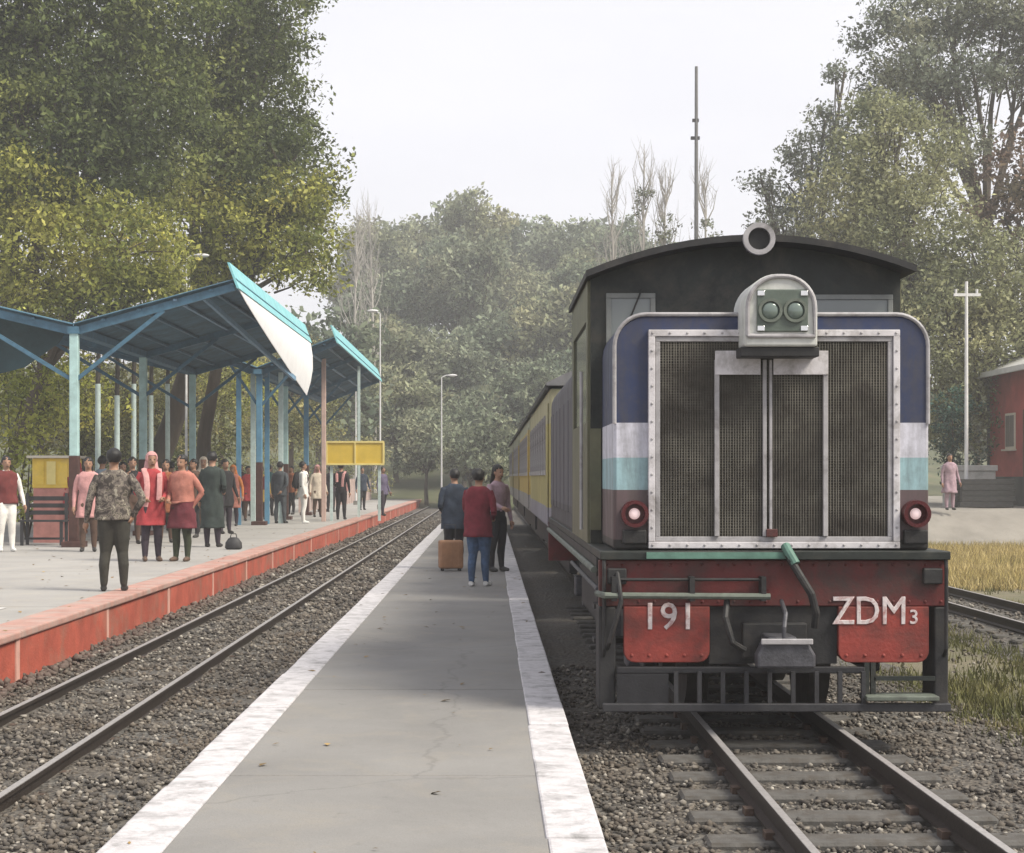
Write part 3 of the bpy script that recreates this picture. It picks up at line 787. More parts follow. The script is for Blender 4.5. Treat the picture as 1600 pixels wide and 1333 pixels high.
def corr_sheet(p0, p1, y0, y1, wave=.17, amp=.022):
    """corrugated roof sheet spanning p0->p1 in XZ, corrugations run down the slope"""
    n = int((y1 - y0) / wave * 4)
    V = []; Fq = []
    d = Vector((p1[0] - p0[0], 0, p1[1] - p0[1])); nrm = Vector((-d.z, 0, d.x)).normalized()
    for i in range(n + 1):
        y = y0 + (y1 - y0) * i / n; a = amp * math.sin(2 * math.pi * i / 4)
        for th in (0, .008):
            for q in (p0, p1): V.append((q[0] + nrm.x * (a + th), y, q[1] + nrm.z * (a + th)))
    for i in range(n):
        b = i * 4; c = b + 4
        Fq += [(b, b + 1, c + 1, c), (b + 2, c + 2, c + 3, b + 3), (b, c, c + 2, b + 2), (b + 1, b + 3, c + 3, c + 1)]
    return MB().add(V, Fq)

def ibeam(p, q, w, h):
    m = MB(); p, q = Vector(p), Vector(q)
    d = (q - p).normalized(); s = d.cross(Vector((0, 0, 1)))
    s = s.normalized() if s.length > .01 else Vector((1, 0, 0))
    u = s.cross(d).normalized()
    vs = [r + s * a * w / 2 + u * b * h / 2 for r in (p, q) for a, b in ((-1, -1), (1, -1), (1, 1), (-1, 1))]
    m.add(vs, [(0, 1, 2, 3), (7, 6, 5, 4), (0, 4, 5, 1), (1, 5, 6, 2), (2, 6, 7, 3), (3, 7, 4, 0)])
    return m

def shelter(name, label, y0, y1, V, P, Lw, posts, side_drop, post_mats):
    """gull-wing platform shelter: valley V on the posts, raised track-side edge P, outer wing edge Lw; XZ pairs"""
    root = empty(name, (0, 0, 0)); tag(root, label, 'platform shelter')
    corr_sheet(V, P, y0, y1).build('roof_sheet', M_tealroof, root)
    corr_sheet(Lw, (V[0] - .02, V[1]), y0, y1).build('roof_sheet', M_tealroof, root)
    # track-side fascia band
    m = MB(); m.prism([(P[0] + .01, P[1] - .16), (P[0] + .05, P[1] - .16), (P[0] - .12, P[1] + .30), (P[0] - .16, P[1] + .30)], y0 - .02, y1 + .02)
    m.build('fascia', M_tealtop, root)
    if side_drop:
        # white side sheet hanging below the fascia, deepening towards the far end, slightly bowed
        n = 14; Vv = []; Ff = []
        for i in range(n + 1):
            u = i / n; y = y0 + .1 + (y1 - y0 - .2) * u
            dz = side_drop * (u ** .9)
            for j in range(5):
                k = j / 4; bow = .10 * math.sin(math.pi * k) * u
                for th in (0, .012): Vv.append((P[0] + .03 + bow - th, y - (.9 * k * u if u < .99 else .9 * k), P[1] - .165 - dz * k))
        for i in range(n):
            for j in range(4):
                a = (i * 5 + j) * 2; b = a + 2; c = a + 10; d = c + 2
                Ff += [(a, c, d, b), (a + 1, b + 1, d + 1, c + 1)]
        MB().add(Vv, Ff).build('side_sheet', M_whitesheet, root, smooth=True)
    for i, y in enumerate(posts):
        mt = post_mats[i % len(post_mats)]
        po = empty('post', (V[0], y, MAIN), parent=root)
        m = MB(); m.box(-.075, .075, -.075, .075, 1.62, V[1] - MAIN - .05); m.build('upper_post', mt, po, bevel=.01)
        m = MB(); m.box(-.083, .083, -.083, .083, 0, 1.62); m.build('painted_base', M_postbrown, po, bevel=.01)
        m = MB(); m.box(-.19, .19, -.19, .19, 0, .10); m.build('footing', M_postbrown, po, bevel=.01)
        ibeam((V[0], y, V[1] - .12), (P[0] - .05, y, P[1] - .12), .07, .14).build('rafter', M_rafter, root)
        ibeam((V[0], y, V[1] - .12), (Lw[0] + .05, y, Lw[1] - .12), .07, .14).build('rafter', M_rafter, root)
        a = .55
        ibeam((V[0], y, V[1] - 1.0), (V[0] + (P[0] - V[0]) * a, y, V[1] + (P[1] - V[1]) * a - .18), .05, .07).build('brace', M_rafter, root)
        ibeam((V[0], y, V[1] - 1.0), (V[0] + (Lw[0] - V[0]) * a, y, V[1] + (Lw[1] - V[1]) * a - .18), .05, .07).build('brace', M_rafter, root)
    for k, u in enumerate((.18, .40, .62, .84, .97)):
        x = V[0] + (P[0] - V[0]) * u; z = V[1] + (P[1] - V[1]) * u - .04
        m = MB(); m.box(x - .03, x + .03, y0 + .05, y1 - .05, z - .035, z + .035 - .03); m.build('purlin', M_rafterlight if k in (2,) else M_rafter, root)
        x = V[0] + (Lw[0] - V[0]) * u; z = V[1] + (Lw[1] - V[1]) * u - .04
        m = MB(); m.box(x - .03, x + .03, y0 + .05, y1 - .05, z - .035, z + .035 - .03); m.build('purlin', M_rafter, root)
    m = MB(); m.box(V[0] - .10, V[0] + .10, y0 + .02, y1 - .02, V[1] - .16, V[1] - .03); m.build('valley_gutter', M_rafter, root)
    return root

sh1 = shelter('platform_shelter', 'large blue-green gull-wing shelter with white side sheet over the crowded platform', 29.5, 41.6,
        (-7.39, 4.36), (-4.49, 5.16), (-11.4, 5.30), (29.62, 35.5, 41.4), 1.35, [M_postteal])
# light blue front strut seen under the near roof end
ibeam((-5.2, 29.8, 4.95), (-4.45, 38.0, 3.9), .06, .10).build('diagonal_strut', M_rafterlight, sh1)
m = MB(); q = [at(x, y, 30.6) for x, y in ((-70, 602), (38, 574), (92, 536), (106, 512), (-70, 478))]
m.prism([(p.x, p.z) for p in q], 30.6, 30.63); m.build('hung_tarpaulin', pm('tarpaulin_teal', (.022, .062, .075), .7, .35, 2, .2, 12), sh1)
sh2 = shelter('platform_shelter', 'smaller blue shelter with pale edge farther along the platform', 42.6, 60,
        (-5.95, 4.45), (-3.92, 5.24), (-7.3, 4.95), (43.0, 48.5, 54, 59.6), 0, [M_postblue, M_postteal])
m = MB(); m.box(-4.68, -4.56, 46.3, 46.42, MAIN, 4.95); m.build('side_post', M_postpink, sh2, bevel=.01)
m = MB(); m.box(-4.05, -3.97, 51.0, 51.08, MAIN, 5.05); m.build('side_post', M_postpale, sh2)
m = MB()
for k in range(4): m.box(-6.6 + k * .30, -6.45 + k * .30, 42.75 + .3 * k, 42.83 + .3 * k, MAIN, 4.4)
for k in range(4):
    m = MB(); x = -6.55 + k * .30; m.box(x, x + .12, 43.0 + .5 * k, 43.1 + .5 * k, MAIN, 4.45); m.build('blue_upright', M_postblue if k % 2 == 0 else M_postpale, sh2)

# row of slim standing posts behind the near shelter
for k, (px, Y) in enumerate(((153, 42.6), (183, 44.8), (209, 46.8), (236, 49.0), (262, 51.2))):
    X = (px - VX) / F * Y
    r_ = empty('standing_post', (X, Y, MAIN)); tag(r_, ['slim dark and pale post nearest the big teal shelter post', 'second slim post in the row behind the near shelter, counted from the teal post', 'middle one of five slim posts behind the near shelter', 'fourth slim post in the row behind the near shelter, counted from the teal post', 'last slim post of the row behind the near shelter, nearest the blue uprights'][k], 'post', 'slim posts behind the near shelter')
    top = CAM_Z + (VY - 545) / F * Y - MAIN; mid = CAM_Z + (VY - (600 + 18 * (k % 2))) / F * Y - MAIN
    m = MB(); m.tube([(0, 0, 0), (0, 0, mid)], [.075, .07], 10); m.build('pale_lower_section', M_postpale, r_, smooth=True)
    m = MB(); m.tube([(0, 0, mid), (.02, 0, top)], [.065, .055], 10); m.build('dark_upper_section', M_postdark, r_, smooth=True)

# yellow station name board
M_yel = pm('board_yellow', (.62, .44, .055), .5, .12, 3, .05)
M_yelf = pm('board_frame_yellow', (.72, .60, .22), .5, .12, 4, .05)
nb = empty('station_name_board', (0, 0, 0)); tag(nb, 'yellow station name board with pale frame beside the pink post', 'sign')
Yb = 47.0; A = at(512, 724, Yb); B = at(598, 692, Yb)
m = MB(); m.box(A.x, B.x, Yb, Yb + .05, A.z, B.z); m.build('board', M_yel, nb)
for a in ((A.x - .04, B.x + .04, A.z - .05, A.z), (A.x - .04, B.x + .04, B.z, B.z + .05), (A.x - .04, A.x, A.z, B.z), (B.x, B.x + .05, A.z, B.z), ((A.x + B.x) / 2 - .02, (A.x + B.x) / 2 + .02, A.z, B.z)):
    m = MB(); m.box(a[0], a[1], Yb - .03, Yb + .06, a[2], a[3]); m.build('frame_bar', M_yelf, nb)
for x in (A.x + .1, B.x - .1):
    m = MB(); m.box(x - .04, x + .04, Yb + .06, Yb + .13, MAIN, B.z); m.build('leg', M_postpale, nb)

# lamp posts and poles
M_galv = pm('galvanised_pole', (.50, .50, .50), .5, .15, 6, .05, metal=.2)
M_polewhite = pm('pole_white', (.62, .62, .62), .6, .15, 5, .05)
def lamp_post(px, ytop, Y, base, label, arm=.5, name='street_lamp'):
    X = (px - VX) / F * Y; top = CAM_Z + (VY - ytop) / F * Y
    r_ = empty(name, (X, Y, base)); tag(r_, label, 'lamp post')
    h = top - base
    m = MB(); m.tube([(0, 0, 0), (0, 0, h * .5), (0, 0, h)], [.042, .034, .024], 10); m.build('pole', M_polewhite, r_, smooth=True)
    m = MB(); m.tube([(0, 0, h), (arm * .5, 0, h + .10), (arm, 0, h + .12)], .025, 8); m.build('arm', M_polewhite, r_, smooth=True)
    m = MB(); m.ellipsoid((arm + .12, 0, h + .10), (.22, .09, .06), 12, 8); m.build('lamp_head', M_polewhite, r_, smooth=True)
    m = MB(); m.box(-.11, .11, -.11, .11, 0, .18); m.build('base', M_core, r_)
    return r_
lamp_post(291, 405, 46, MAIN, 'white lamp post rising behind the ridge of the near shelter', .3)
lamp_post(594, 490, 64, MAIN, 'pale lamp post just beyond the smaller blue shelter', -.4)
lamp_post(556, 598, 74, MAIN, 'thin distant lamp post above the yellow name board', .4)
lamp_post(690, 590, 78, GROUND, 'thin pale lamp post standing between the far trees at the end of the tracks', .4)
# tall mast behind the locomotive
mast = empty('tall_mast', (at(1088, 745, 66).x, 66, GROUND)); tag(mast, 'very tall thin grey mast behind the locomotive against the white sky', 'mast')
hm = CAM_Z + (VY - 104) / F * 66 - GROUND
m = MB(); m.tube([(0, 0, 0), (0, 0, hm * .55), (0, 0, hm)], [.12, .09, .06], 10); m.build('pole', pm('mast_grey', (.16, .16, .16), .7, .2), mast, smooth=True)
for zz, wd in ((hm - 2.2, .16), (hm - 2.9, .22)):
    m = MB(); m.box(-wd, wd * .6, -.06, .06, zz, zz + .12); m.build('bracket', M_black, mast)

# utility pole on the right
Yp = 47.5; Xp = at(1510, 745, Yp).x
up = empty('utility_pole', (Xp, Yp, TERR)); tag(up, 'pale utility pole with short crossarm in front of the red building', 'utility pole')
hp = CAM_Z + (VY - 440) / F * Yp - TERR
m = MB(); m.tube([(0, 0, 0), (0, 0, hp)], [.060, .045], 10); m.build('pole', M_polewhite, up, smooth=True)
m = MB(); m.box(-.36, .40, -.04, .04, hp - .42, hp - .34); m.build('crossarm', M_polewhite, up)
for x in (-.3, 0.3):
    m = MB(); m.tube([(x, 0, hp - .34), (x, 0, hp - .22)], [.03, .04], 8); m.build('insulator', M_polewhite, up)

# ================================================================== BUILDINGS
M_brick = pm('red_building_paint', (.36, .075, .065), .85, .2, 1.5, .15, 30, dirt=(.22, .06, .055), damt=.4, dscale=.8)
M_plinth = pm('dark_plinth', (.075, .08, .078), .9, .3, 2, .2)
M_rooftin = pm('tin_roof_pale', (.46, .46, .44), .6, .2, 2, .1)
M_cream = pm('cream_plaster', (.60, .55, .46), .85, .12, 1.5, .1)
rb = empty('red_building', (0, 0, 0)); tag(rb, 'red painted station building with pale tin roof at the picture edge beyond the utility pole', 'building')
Ya, Yz = 40.5 + 5, 53.0; xl = (1545 - VX) / F * Yz; xr = xl + 6.5; zw = CAM_Z; ze = 4.96
m = MB(); m.box(xl - .12, xr + .12, Ya - .12, Yz + .12, TERR - .3, zw); m.build('plinth', M_plinth, rb)
xm = (xl + xr) / 2
m = MB(); m.prism([(xl, zw + .002), (xr, zw + .002), (xr, ze), (xm, ze + 1.3), (xl, ze)], Ya, Yz); m.build('wall', M_brick, rb)
for s, xa, xb in ((1, xl - .5, xm), (-1, xr + .5, xm)):
    za = ze - .5 * (1.3 / (xm - xl)) + .03; zc = ze + 1.33
    pr = [(xa, za), (xb, zc), (xb, zc + .08), (xa, za + .08)]
    m = MB(); m.prism(pr if s > 0 else pr[::-1], Ya - .5, Yz + .5); m.build('roof', M_rooftin, rb)
m = MB(); m.box(xl - .60, xl - .501, Ya - .5, Yz + .5, ze - .22, ze - .06); m.build('gutter', M_rooftin, rb)
m = MB(); m.tube([(xl - .06, Yz - .15, zw), (xl - .06, Yz - .15, ze - .2), (xl - .5, Yz - .15, ze - .12)], .045, 8); m.build('downpipe', M_plinth, rb)
for yw in (50.3, 47.2):
    wn = empty('window', (xl, yw, 2.55), parent=rb)
    m = MB(); m.box(-.035, .02, -.02, .92, -.05, 1.05); m.build('frame', M_cream, wn)
    m = MB(); m.box(-.045, -.0351, .05, .43, .03, .98); m.build('pane', glass_mat('house_glass', (.20, .18, .17), .2), wn)
    m = MB(); m.box(-.045, -.0351, .47, .85, .03, .98); m.build('pane', glass_mat('house_glass', (.20, .18, .17), .2), wn)
    m = MB(); m.box(-.14, 0, -.08, .98, -.10, -.051); m.build('sill', M_cream, wn)
m = MB(); m.box(xl - .04, xl + .02, 48.6, 49.5, zw, zw + 2.0); dr = m.build('door', pm('door_brown', (.10, .05, .03), .7), rb)
m = MB(); m.box(xl - .08, xl - .0401, 48.7, 48.78, zw + .95, zw + 1.05); m.build('handle', M_galv, dr)

# low white wall and stack of old sleepers by the building
M_lw = pm('low_wall_white', (.44, .44, .42), .85, .2, 2, .2, dirt=(.24, .24, .22), damt=.4)
lw = empty('low_wall', (0, 0, 0)); tag(lw, 'low whitewashed wall behind the dark timber stack', 'wall')
a = at(1476, 745, 49); b = at(1556, 745, 49)
m = MB(); m.box(a.x, b.x, 49, 49.25, TERR - .1, at(0, 736, 49).z); m.build('wall', M_lw, lw, bevel=.02)
m = MB(); m.box(a.x - .05, b.x + .05, 48.95, 49.30, at(0, 736, 49).z, at(0, 727, 49).z); m.build('coping', M_lw, lw, bevel=.02)
M_tim = pm('old_timber', (.055, .055, .055), .9, .45, 5, .3, 30, stretch=(1, 8, 8))
tp = empty('timber_stack', (0, 0, 0)); tag(tp, 'dark low stack of old timber sleepers in front of the whitewashed wall', 'timber stack')
a = at(1497, 790, 46.5)
for lay in range(5):
    for k in range(3):
        m = MB(); m.box(0, 1.5, 0, .22, 0, .155); o = m.build('timber', M_tim, tp, bevel=.012, loc=(a.x + random.uniform(-.08, .08) + .03 * lay, 46.5 + k * .27 + random.uniform(-.02, .02), TERR + .02 + .16 * lay)); o.rotation_euler = (0, 0, random.uniform(-.04, .04))

# far white hut at the foot of the hill
Yh = 122.0; A = at(782, 640, Yh); B = at(822, 604, Yh)
fh = empty('hillside_hut', (0, 0, 0)); tag(fh, 'small pale hut on the wooded slope above the train roof', 'hut')
zg = float(hill_z(A.x, Yh)) - .3
m = MB(); m.box(A.x, B.x, Yh, Yh + 2.5, min(zg, A.z - .1), B.z); m.build('wall', M_cream, fh)
m = MB(); m.prism([(A.x - .2, B.z), (B.x + .2, B.z), ((A.x + B.x) / 2, B.z + .5)], Yh - .2, Yh + 2.7); m.build('roof', M_rooftin, fh)
m = MB(); m.box(A.x + .3, A.x + .6, Yh - .03, Yh, A.z + .3, A.z + .8); m.build('window', M_glass, fh)

# ---- things on the left platform
M_ybd = pm('notice_yellow', (.74, .52, .07), .6, .2, 3, .1, dirt=(.62, .45, .12), damt=.4)
nw = empty('yellow_kiosk', (0, 0, 0)); tag(nw, 'low yellow and pink painted kiosk counter behind the bench by the teal post', 'kiosk')
A = at(50, 800, 31.5); B = at(110, 716, 31.5)
m = MB(); m.box(A.x, B.x, 31.5, 32.4, A.z + .45, B.z); m.build('yellow_panel', M_ybd, nw, bevel=.02)
m = MB(); m.box(A.x + .02, B.x - .02, 31.52, 32.38, MAIN, A.z + .45); m.build('pink_base', pm('kiosk_pink', (.45, .20, .17), .7, .25, 4, .1), nw)
m = MB(); m.box(A.x - .08, B.x + .08, 31.4, 32.5, B.z, B.z + .05); m.build('counter_top', M_cream, nw, bevel=.01)
for k in range(3):
    m = MB(); x = A.x + .06 + k * .22; m.box(x, x + .17, 31.485, 31.4995, A.z + .52, B.z - .06); m.build('panel_board', M_ybd if k != 1 else M_yelf, nw)
M_bench = pm('bench_dark', (.030, .030, .032), .6, .3, 6, .1)
bn = empty('platform_bench', (0, 0, 0)); tag(bn, 'dark metal bench on the platform left of the teal post', 'bench')
bx0 = at(28, 0, 30.2).x; bx1 = at(100, 0, 30.2).x
for k in range(4):
    m = MB(); m.box(bx0, bx1, 30.2 + k * .11, 30.29 + k * .11, MAIN + .43, MAIN + .46); m.build('seat_slat', M_bench, bn)
for k in range(3):
    m = MB(); m.box(bx0, bx1, 30.66 + k * .02, 30.68 + k * .02, MAIN + .55 + k * .13, MAIN + .63 + k * .13); m.build('back_slat', M_bench, bn)
for x in (bx0 + .06, bx1 - .06):
    for y in (30.24, 30.6):
        m = MB(); m.box(x - .025, x + .025, y - .025, y + .025, MAIN, MAIN + (.43 if y < 30.5 else .95)); m.build('leg', M_bench, bn)
m = MB(); m.box(bx0 + .06, bx1 - .06, 30.40, 30.44, MAIN + .10, MAIN + .14); m.build('stretcher', M_bench, bn)
# small black bag near the edge
kb = empty('black_bag', at(365, 858, 28.6)); kb.location.z = MAIN; tag(kb, 'small black bag left on the platform near the red edge', 'bag')
m = MB(); m.tube([(0, 0, .0), (0, 0, .03), (0, 0, .12), (0, 0, .19), (0, 0, .21)], [(.12, .08), (.15, .10), (.14, .09), (.09, .05), (.04, .02)], 12); m.build('body', M_bench, kb, smooth=True)
m = MB(); m.tube([(-.06, 0, .19), (-.04, 0, .27), (.04, 0, .27), (.06, 0, .19)], .009, 6); m.build('handle', M_bench, kb)
# cream wall stretch closing the platform behind the crowd
cw = empty('platform_fence', (0, 0, 0)); tag(cw, 'pale pinkish boundary fence of posts and rails behind the waiting crowd', 'fence')
for k in range(26):
    Y = 58 + k * 1.3; X = -6.6 + .004 * k
    m = MB(); m.box(X - .06, X + .06, Y, Y + .12, MAIN, MAIN + 1.15); m.build('post', pm('fence_pinkish', (.55, .42, .38), .8, .2, 3, .1), cw)
for z in (.45, 1.0):
    m = MB(); m.box(-6.63, -6.57, 58.1, 91, MAIN + z, MAIN + z + .09); m.build('rail', M_cream, cw)

# ================================================================== TREES
M_bark = pm('bark_brown', (.085, .068, .05), .95, .4, 5, .5, 25, stretch=(1, 1, .25))
M_barkpale = pm('bark_pale', (.36, .34, .31), .9, .25, 5, .3, 25, stretch=(1, 1, .25))
def leaves(cent, size, up=.35):
    """leaf-shaped quads at the given centres (n,3)"""
    n = len(cent)
    nr = rng.normal(size=(n, 3)); nr[:, 2] += up * 2; nr /= np.linalg.norm(nr, axis=1)[:, None]
    a = np.cross(nr, rng.normal(size=(n, 3))); a /= np.linalg.norm(a, axis=1)[:, None] + 1e-9
    b = np.cross(nr, a)
    L = (size * (.5 + 1.1 * rng.uniform(0, 1, n) ** 1.5))[:, None]; W = L * rng.uniform(.38, .62, n)[:, None]
    V = np.stack([cent - a * L * .5, cent + b * W * .5 + a * L * .05, cent + a * L * .5 - nr * L * .12, cent - b * W * .5 + a * L * .05], 1)
    return V.reshape(-1, 3)
def quads(n): return np.arange(n * 4).reshape(-1, 4)
def crown_pts(lobes, clumps_per, leaves_per, spread):
    """clumps spread through ellipsoid lobes, denser near the shell"""
    out = []; cl = []
    for (cx, cy, cz, rx, ry, rz) in lobes:
        nC = max(4, int(clumps_per * (rx * ry * rz) ** .667))
        d = rng.normal(size=(nC, 3)); d /= np.linalg.norm(d, axis=1)[:, None]
        r = rng.uniform(.25, 1.0, nC) ** .45 * rng.uniform(.88, 1.12, nC)
        c = np.array([cx, cy, cz]) + d * r[:, None] * np.array([rx, ry, rz])
        cl.append(c)
        k = leaves_per
        sp = spread * rng.uniform(.6, 1.35, nC)
        p = c[:, None, :] + np.clip(rng.normal(size=(nC, k, 3)), -1.7, 1.7) * sp[:, None, None] * np.array([1, 1, .6])
        out.append(p.reshape(-1, 3))
    return np.concatenate(out), np.concatenate(cl)
def limb_mesh(base, lobes, clumps, r0, fork, nbr, bark, twig=.012):
    m = MB(); base = Vector(base)
    f = Vector(fork)
    mid = base.lerp(f, .5) + Vector((random.uniform(-.2, .2), random.uniform(-.2, .2), 0))
    m.tube([base - Vector((0, 0, .3)), base + Vector((0, 0, .15)), mid, f], [r0 * 1.35, r0 * 1.05, r0 * .85, r0 * .7], 10)
    for (cx, cy, cz, rx, ry, rz) in lobes:
        c = Vector((cx, cy, cz)); q = f.lerp(c, .5) + Vector((random.uniform(-.4, .4), random.uniform(-.4, .4), random.uniform(0, .4)))
        m.tube([f - Vector((0, 0, .2)), q, c, c + Vector((random.uniform(-.3, .3) * rx, 0, rz * .6))], [r0 * .55, r0 * .36, r0 * .22, .02], 7)
        dd = np.linalg.norm((clumps - np.array([cx, cy, cz])) / np.array([rx, ry, rz]), axis=1)
        near = clumps[dd < 1.15]
        for k in range(min(nbr, len(near))):
            e = Vector(near[random.randrange(len(near))]); s_ = f.lerp(c, random.uniform(.45, 1.0))
            h = s_.lerp(e, .5) + Vector((0, 0, random.uniform(-.15, .3)))
            m.tube([s_, h, e], [r0 * .16, r0 * .10, twig], 5, cap=False)
    return m
def tree(name, label, base, lobes, r0, fork, mat, clumps_per=14, leaves_per=34, spread=.42, size=.22, bark=None, group=None, nbr=8, up=.35):
    """tree in world coordinates; object origin at the foot of the trunk"""
    b = Vector(base)
    P, cl = crown_pts(lobes, clumps_per, leaves_per, spread)
    root = empty(name, b); tag(root, label, 'tree', group)
    V = leaves(P, size, up) - np.array(b)
    link('crown', np_mesh('crown', V, quads(len(P)), mat), root)
    lm = limb_mesh(b, lobes, cl, r0, fork, nbr, bark)
    lm.v = [(x - b.x, y - b.y, z - b.z) for x, y, z in lm.v]
    lm.build('trunk', bark or M_bark, root, smooth=True)
    return root

LM_left_shaded = leaf_mat('leaf_big_tree_shaded', ((.032, .050, .020), (.115, .140, .046), (.33, .34, .10)), .30)  # upper crowns: their shade is put into a deeper green
LM_left_lit = leaf_mat('leaf_lit_low_boughs', ((.09, .12, .03), (.26, .27, .06), (.52, .47, .13)), .35)  # lower boughs of the same trees: sunlight put into a yellow-green leaf colour
LM_yel = leaf_mat('leaf_yellow_green', ((.17, .22, .045), (.36, .37, .085), (.60, .50, .15)), .4)
LM_shrub = leaf_mat('leaf_shrub', ((.09, .115, .05), (.22, .225, .09), (.42, .36, .15)), .8)
LM_right = leaf_mat('leaf_right_tree', ((.11, .135, .075), (.235, .245, .13), (.37, .355, .19)), .3)
LM_dark = leaf_mat('leaf_dark_grey', ((.085, .105, .085), (.16, .18, .13), (.26, .265, .18)), .3)
LM_red = leaf_mat('leaf_reddish', ((.08, .05, .04), (.14, .095, .07), (.17, .15, .09)), .5)
LM_far = leaf_mat('leaf_far', ((.125, .155, .11), (.20, .225, .15), (.31, .31, .205)), .25, objrand=True)

def lobe_px(px, py, Y, rx, ry, rz):
    p = at(px, py, Y); return (p.x, p.y, p.z, rx, ry, rz)
# big trees on the left; their sunlit lower boughs stand as separate, brighter-coloured trees
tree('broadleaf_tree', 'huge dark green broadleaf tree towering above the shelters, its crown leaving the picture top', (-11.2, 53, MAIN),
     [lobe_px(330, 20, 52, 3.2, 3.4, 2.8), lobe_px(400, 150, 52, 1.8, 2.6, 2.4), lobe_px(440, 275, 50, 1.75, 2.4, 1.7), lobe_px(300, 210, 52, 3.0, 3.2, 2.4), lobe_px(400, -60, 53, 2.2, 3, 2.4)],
     .42, (-9.2, 52.5, 6.0), LM_left_shaded, 25, 88, .35, .150, nbr=9)
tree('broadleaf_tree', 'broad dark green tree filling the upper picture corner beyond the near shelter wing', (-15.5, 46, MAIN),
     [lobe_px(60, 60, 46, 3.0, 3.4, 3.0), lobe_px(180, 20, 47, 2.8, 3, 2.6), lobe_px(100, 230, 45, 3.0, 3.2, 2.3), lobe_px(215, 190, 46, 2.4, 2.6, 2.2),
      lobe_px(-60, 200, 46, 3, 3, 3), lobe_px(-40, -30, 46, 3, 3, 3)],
     .40, (-13.6, 46, 5.5), LM_left_shaded, 25, 88, .35, .145, nbr=9)
tree('broadleaf_tree', 'lower boughs of the huge tree, painted sunlit yellow-green, just above the near shelter ridge', (-8.6, 49.5, MAIN),
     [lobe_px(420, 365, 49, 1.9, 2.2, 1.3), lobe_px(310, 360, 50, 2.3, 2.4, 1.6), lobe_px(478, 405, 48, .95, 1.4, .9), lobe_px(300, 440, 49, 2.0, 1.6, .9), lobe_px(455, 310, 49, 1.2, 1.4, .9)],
     .24, (-8.0, 49.3, 5.4), LM_left_lit, 25, 84, .33, .145, nbr=8)
tree('broadleaf_tree', 'lower boughs of the broad tree, painted sunlit yellow-green, above the outer wing of the near shelter', (-13.2, 43.5, MAIN),
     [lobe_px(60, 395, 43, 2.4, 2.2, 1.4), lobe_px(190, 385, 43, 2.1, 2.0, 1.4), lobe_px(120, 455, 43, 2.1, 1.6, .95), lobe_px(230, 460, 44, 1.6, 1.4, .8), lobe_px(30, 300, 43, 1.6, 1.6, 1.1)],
     .22, (-11.6, 43.3, 4.6), LM_left_lit, 25, 84, .33, .140, nbr=8)
# lower yellow-green trees behind the platform
for k, (px, py, Y, rx, rz, mt, lb) in enumerate((
        (60, 560, 47, 1.9, 1.7, LM_yel, 'yellow-green small tree under the near shelter wing behind the bench'),
        (190, 600, 56, 2.2, 2.4, LM_shrub, 'dull green tree behind the slim posts under the near shelter'),
        (290, 590, 58, 2.2, 2.3, LM_shrub, 'dull green tree behind the dark coated person, between slim posts and blue uprights'),
        (350, 560, 62, 1.5, 1.9, LM_yel, 'yellowish tree showing between the two shelters'),
        (455, 600, 72, 2.2, 2.6, LM_shrub, 'dull olive tree behind the smaller shelter and the pink post'),
        (130, 640, 52, 1.7, 1.6, LM_shrub, 'bushy green tree just behind the big teal shelter post'))):
    X = (px - VX) / F * Y; z = CAM_Z + (VY - py) / F * Y
    tree('small_tree', lb, (X, Y, MAIN), [(X, Y, z, rx, 1.6, rz), (X - rx * .5, Y + .3, z - rz * .6, rx * .7, 1.3, rz * .6), (X + rx * .5, Y, z - rz * .7, rx * .7, 1.3, rz * .6)], .13, (X, Y, max(MAIN + 1.0, z - rz * .8)), mt, 28, 52, .27, .13, nbr=6)
# shrubs along the back of the platform
for k, (px, py, Y, r, mt, lb) in enumerate((
        (42, 735, 33.5, .55, LM_yel, 'bright green shrub beside the yellow kiosk'),
        (20, 660, 38, .9, LM_yel, 'yellow-green shrub at the picture edge behind the bench'),
        (215, 690, 60, 1.6, LM_shrub, 'dull green shrub behind the patterned shirt man'),
        (300, 680, 62, 1.7, LM_shrub, 'olive shrub behind the two women in red'),
        (430, 700, 76, 1.9, LM_shrub, 'low olive shrub behind the dark grey dressed person'),
        (560, 735, 84, 1.6, LM_shrub, 'grey-green shrub under the yellow name board'))):
    X = (px - VX) / F * Y; z = CAM_Z + (VY - py) / F * Y
    P, cl = crown_pts([(X, Y, z, r * 1.1, r * .8, max(.4, z - MAIN))], 40, 34, .2, )
    P = P[P[:, 2] > MAIN + .02]
    root = empty('shrub', (X, Y, MAIN)); tag(root, lb, 'shrub')
    link('foliage', np_mesh('foliage', leaves(P, .13) - np.array([X, Y, MAIN]), quads(len(P)), mt), root)
    m = MB(); 
    for q in range(5): m.tube([(0, 0, -.05), (random.uniform(-.3, .3) * r, random.uniform(-.2, .2), (z - MAIN) * .6), (random.uniform(-.7, .7) * r, 0, (z - MAIN) * 1.2)], [.03, .02, .008], 6)
    m.build('stems', M_bark, root)
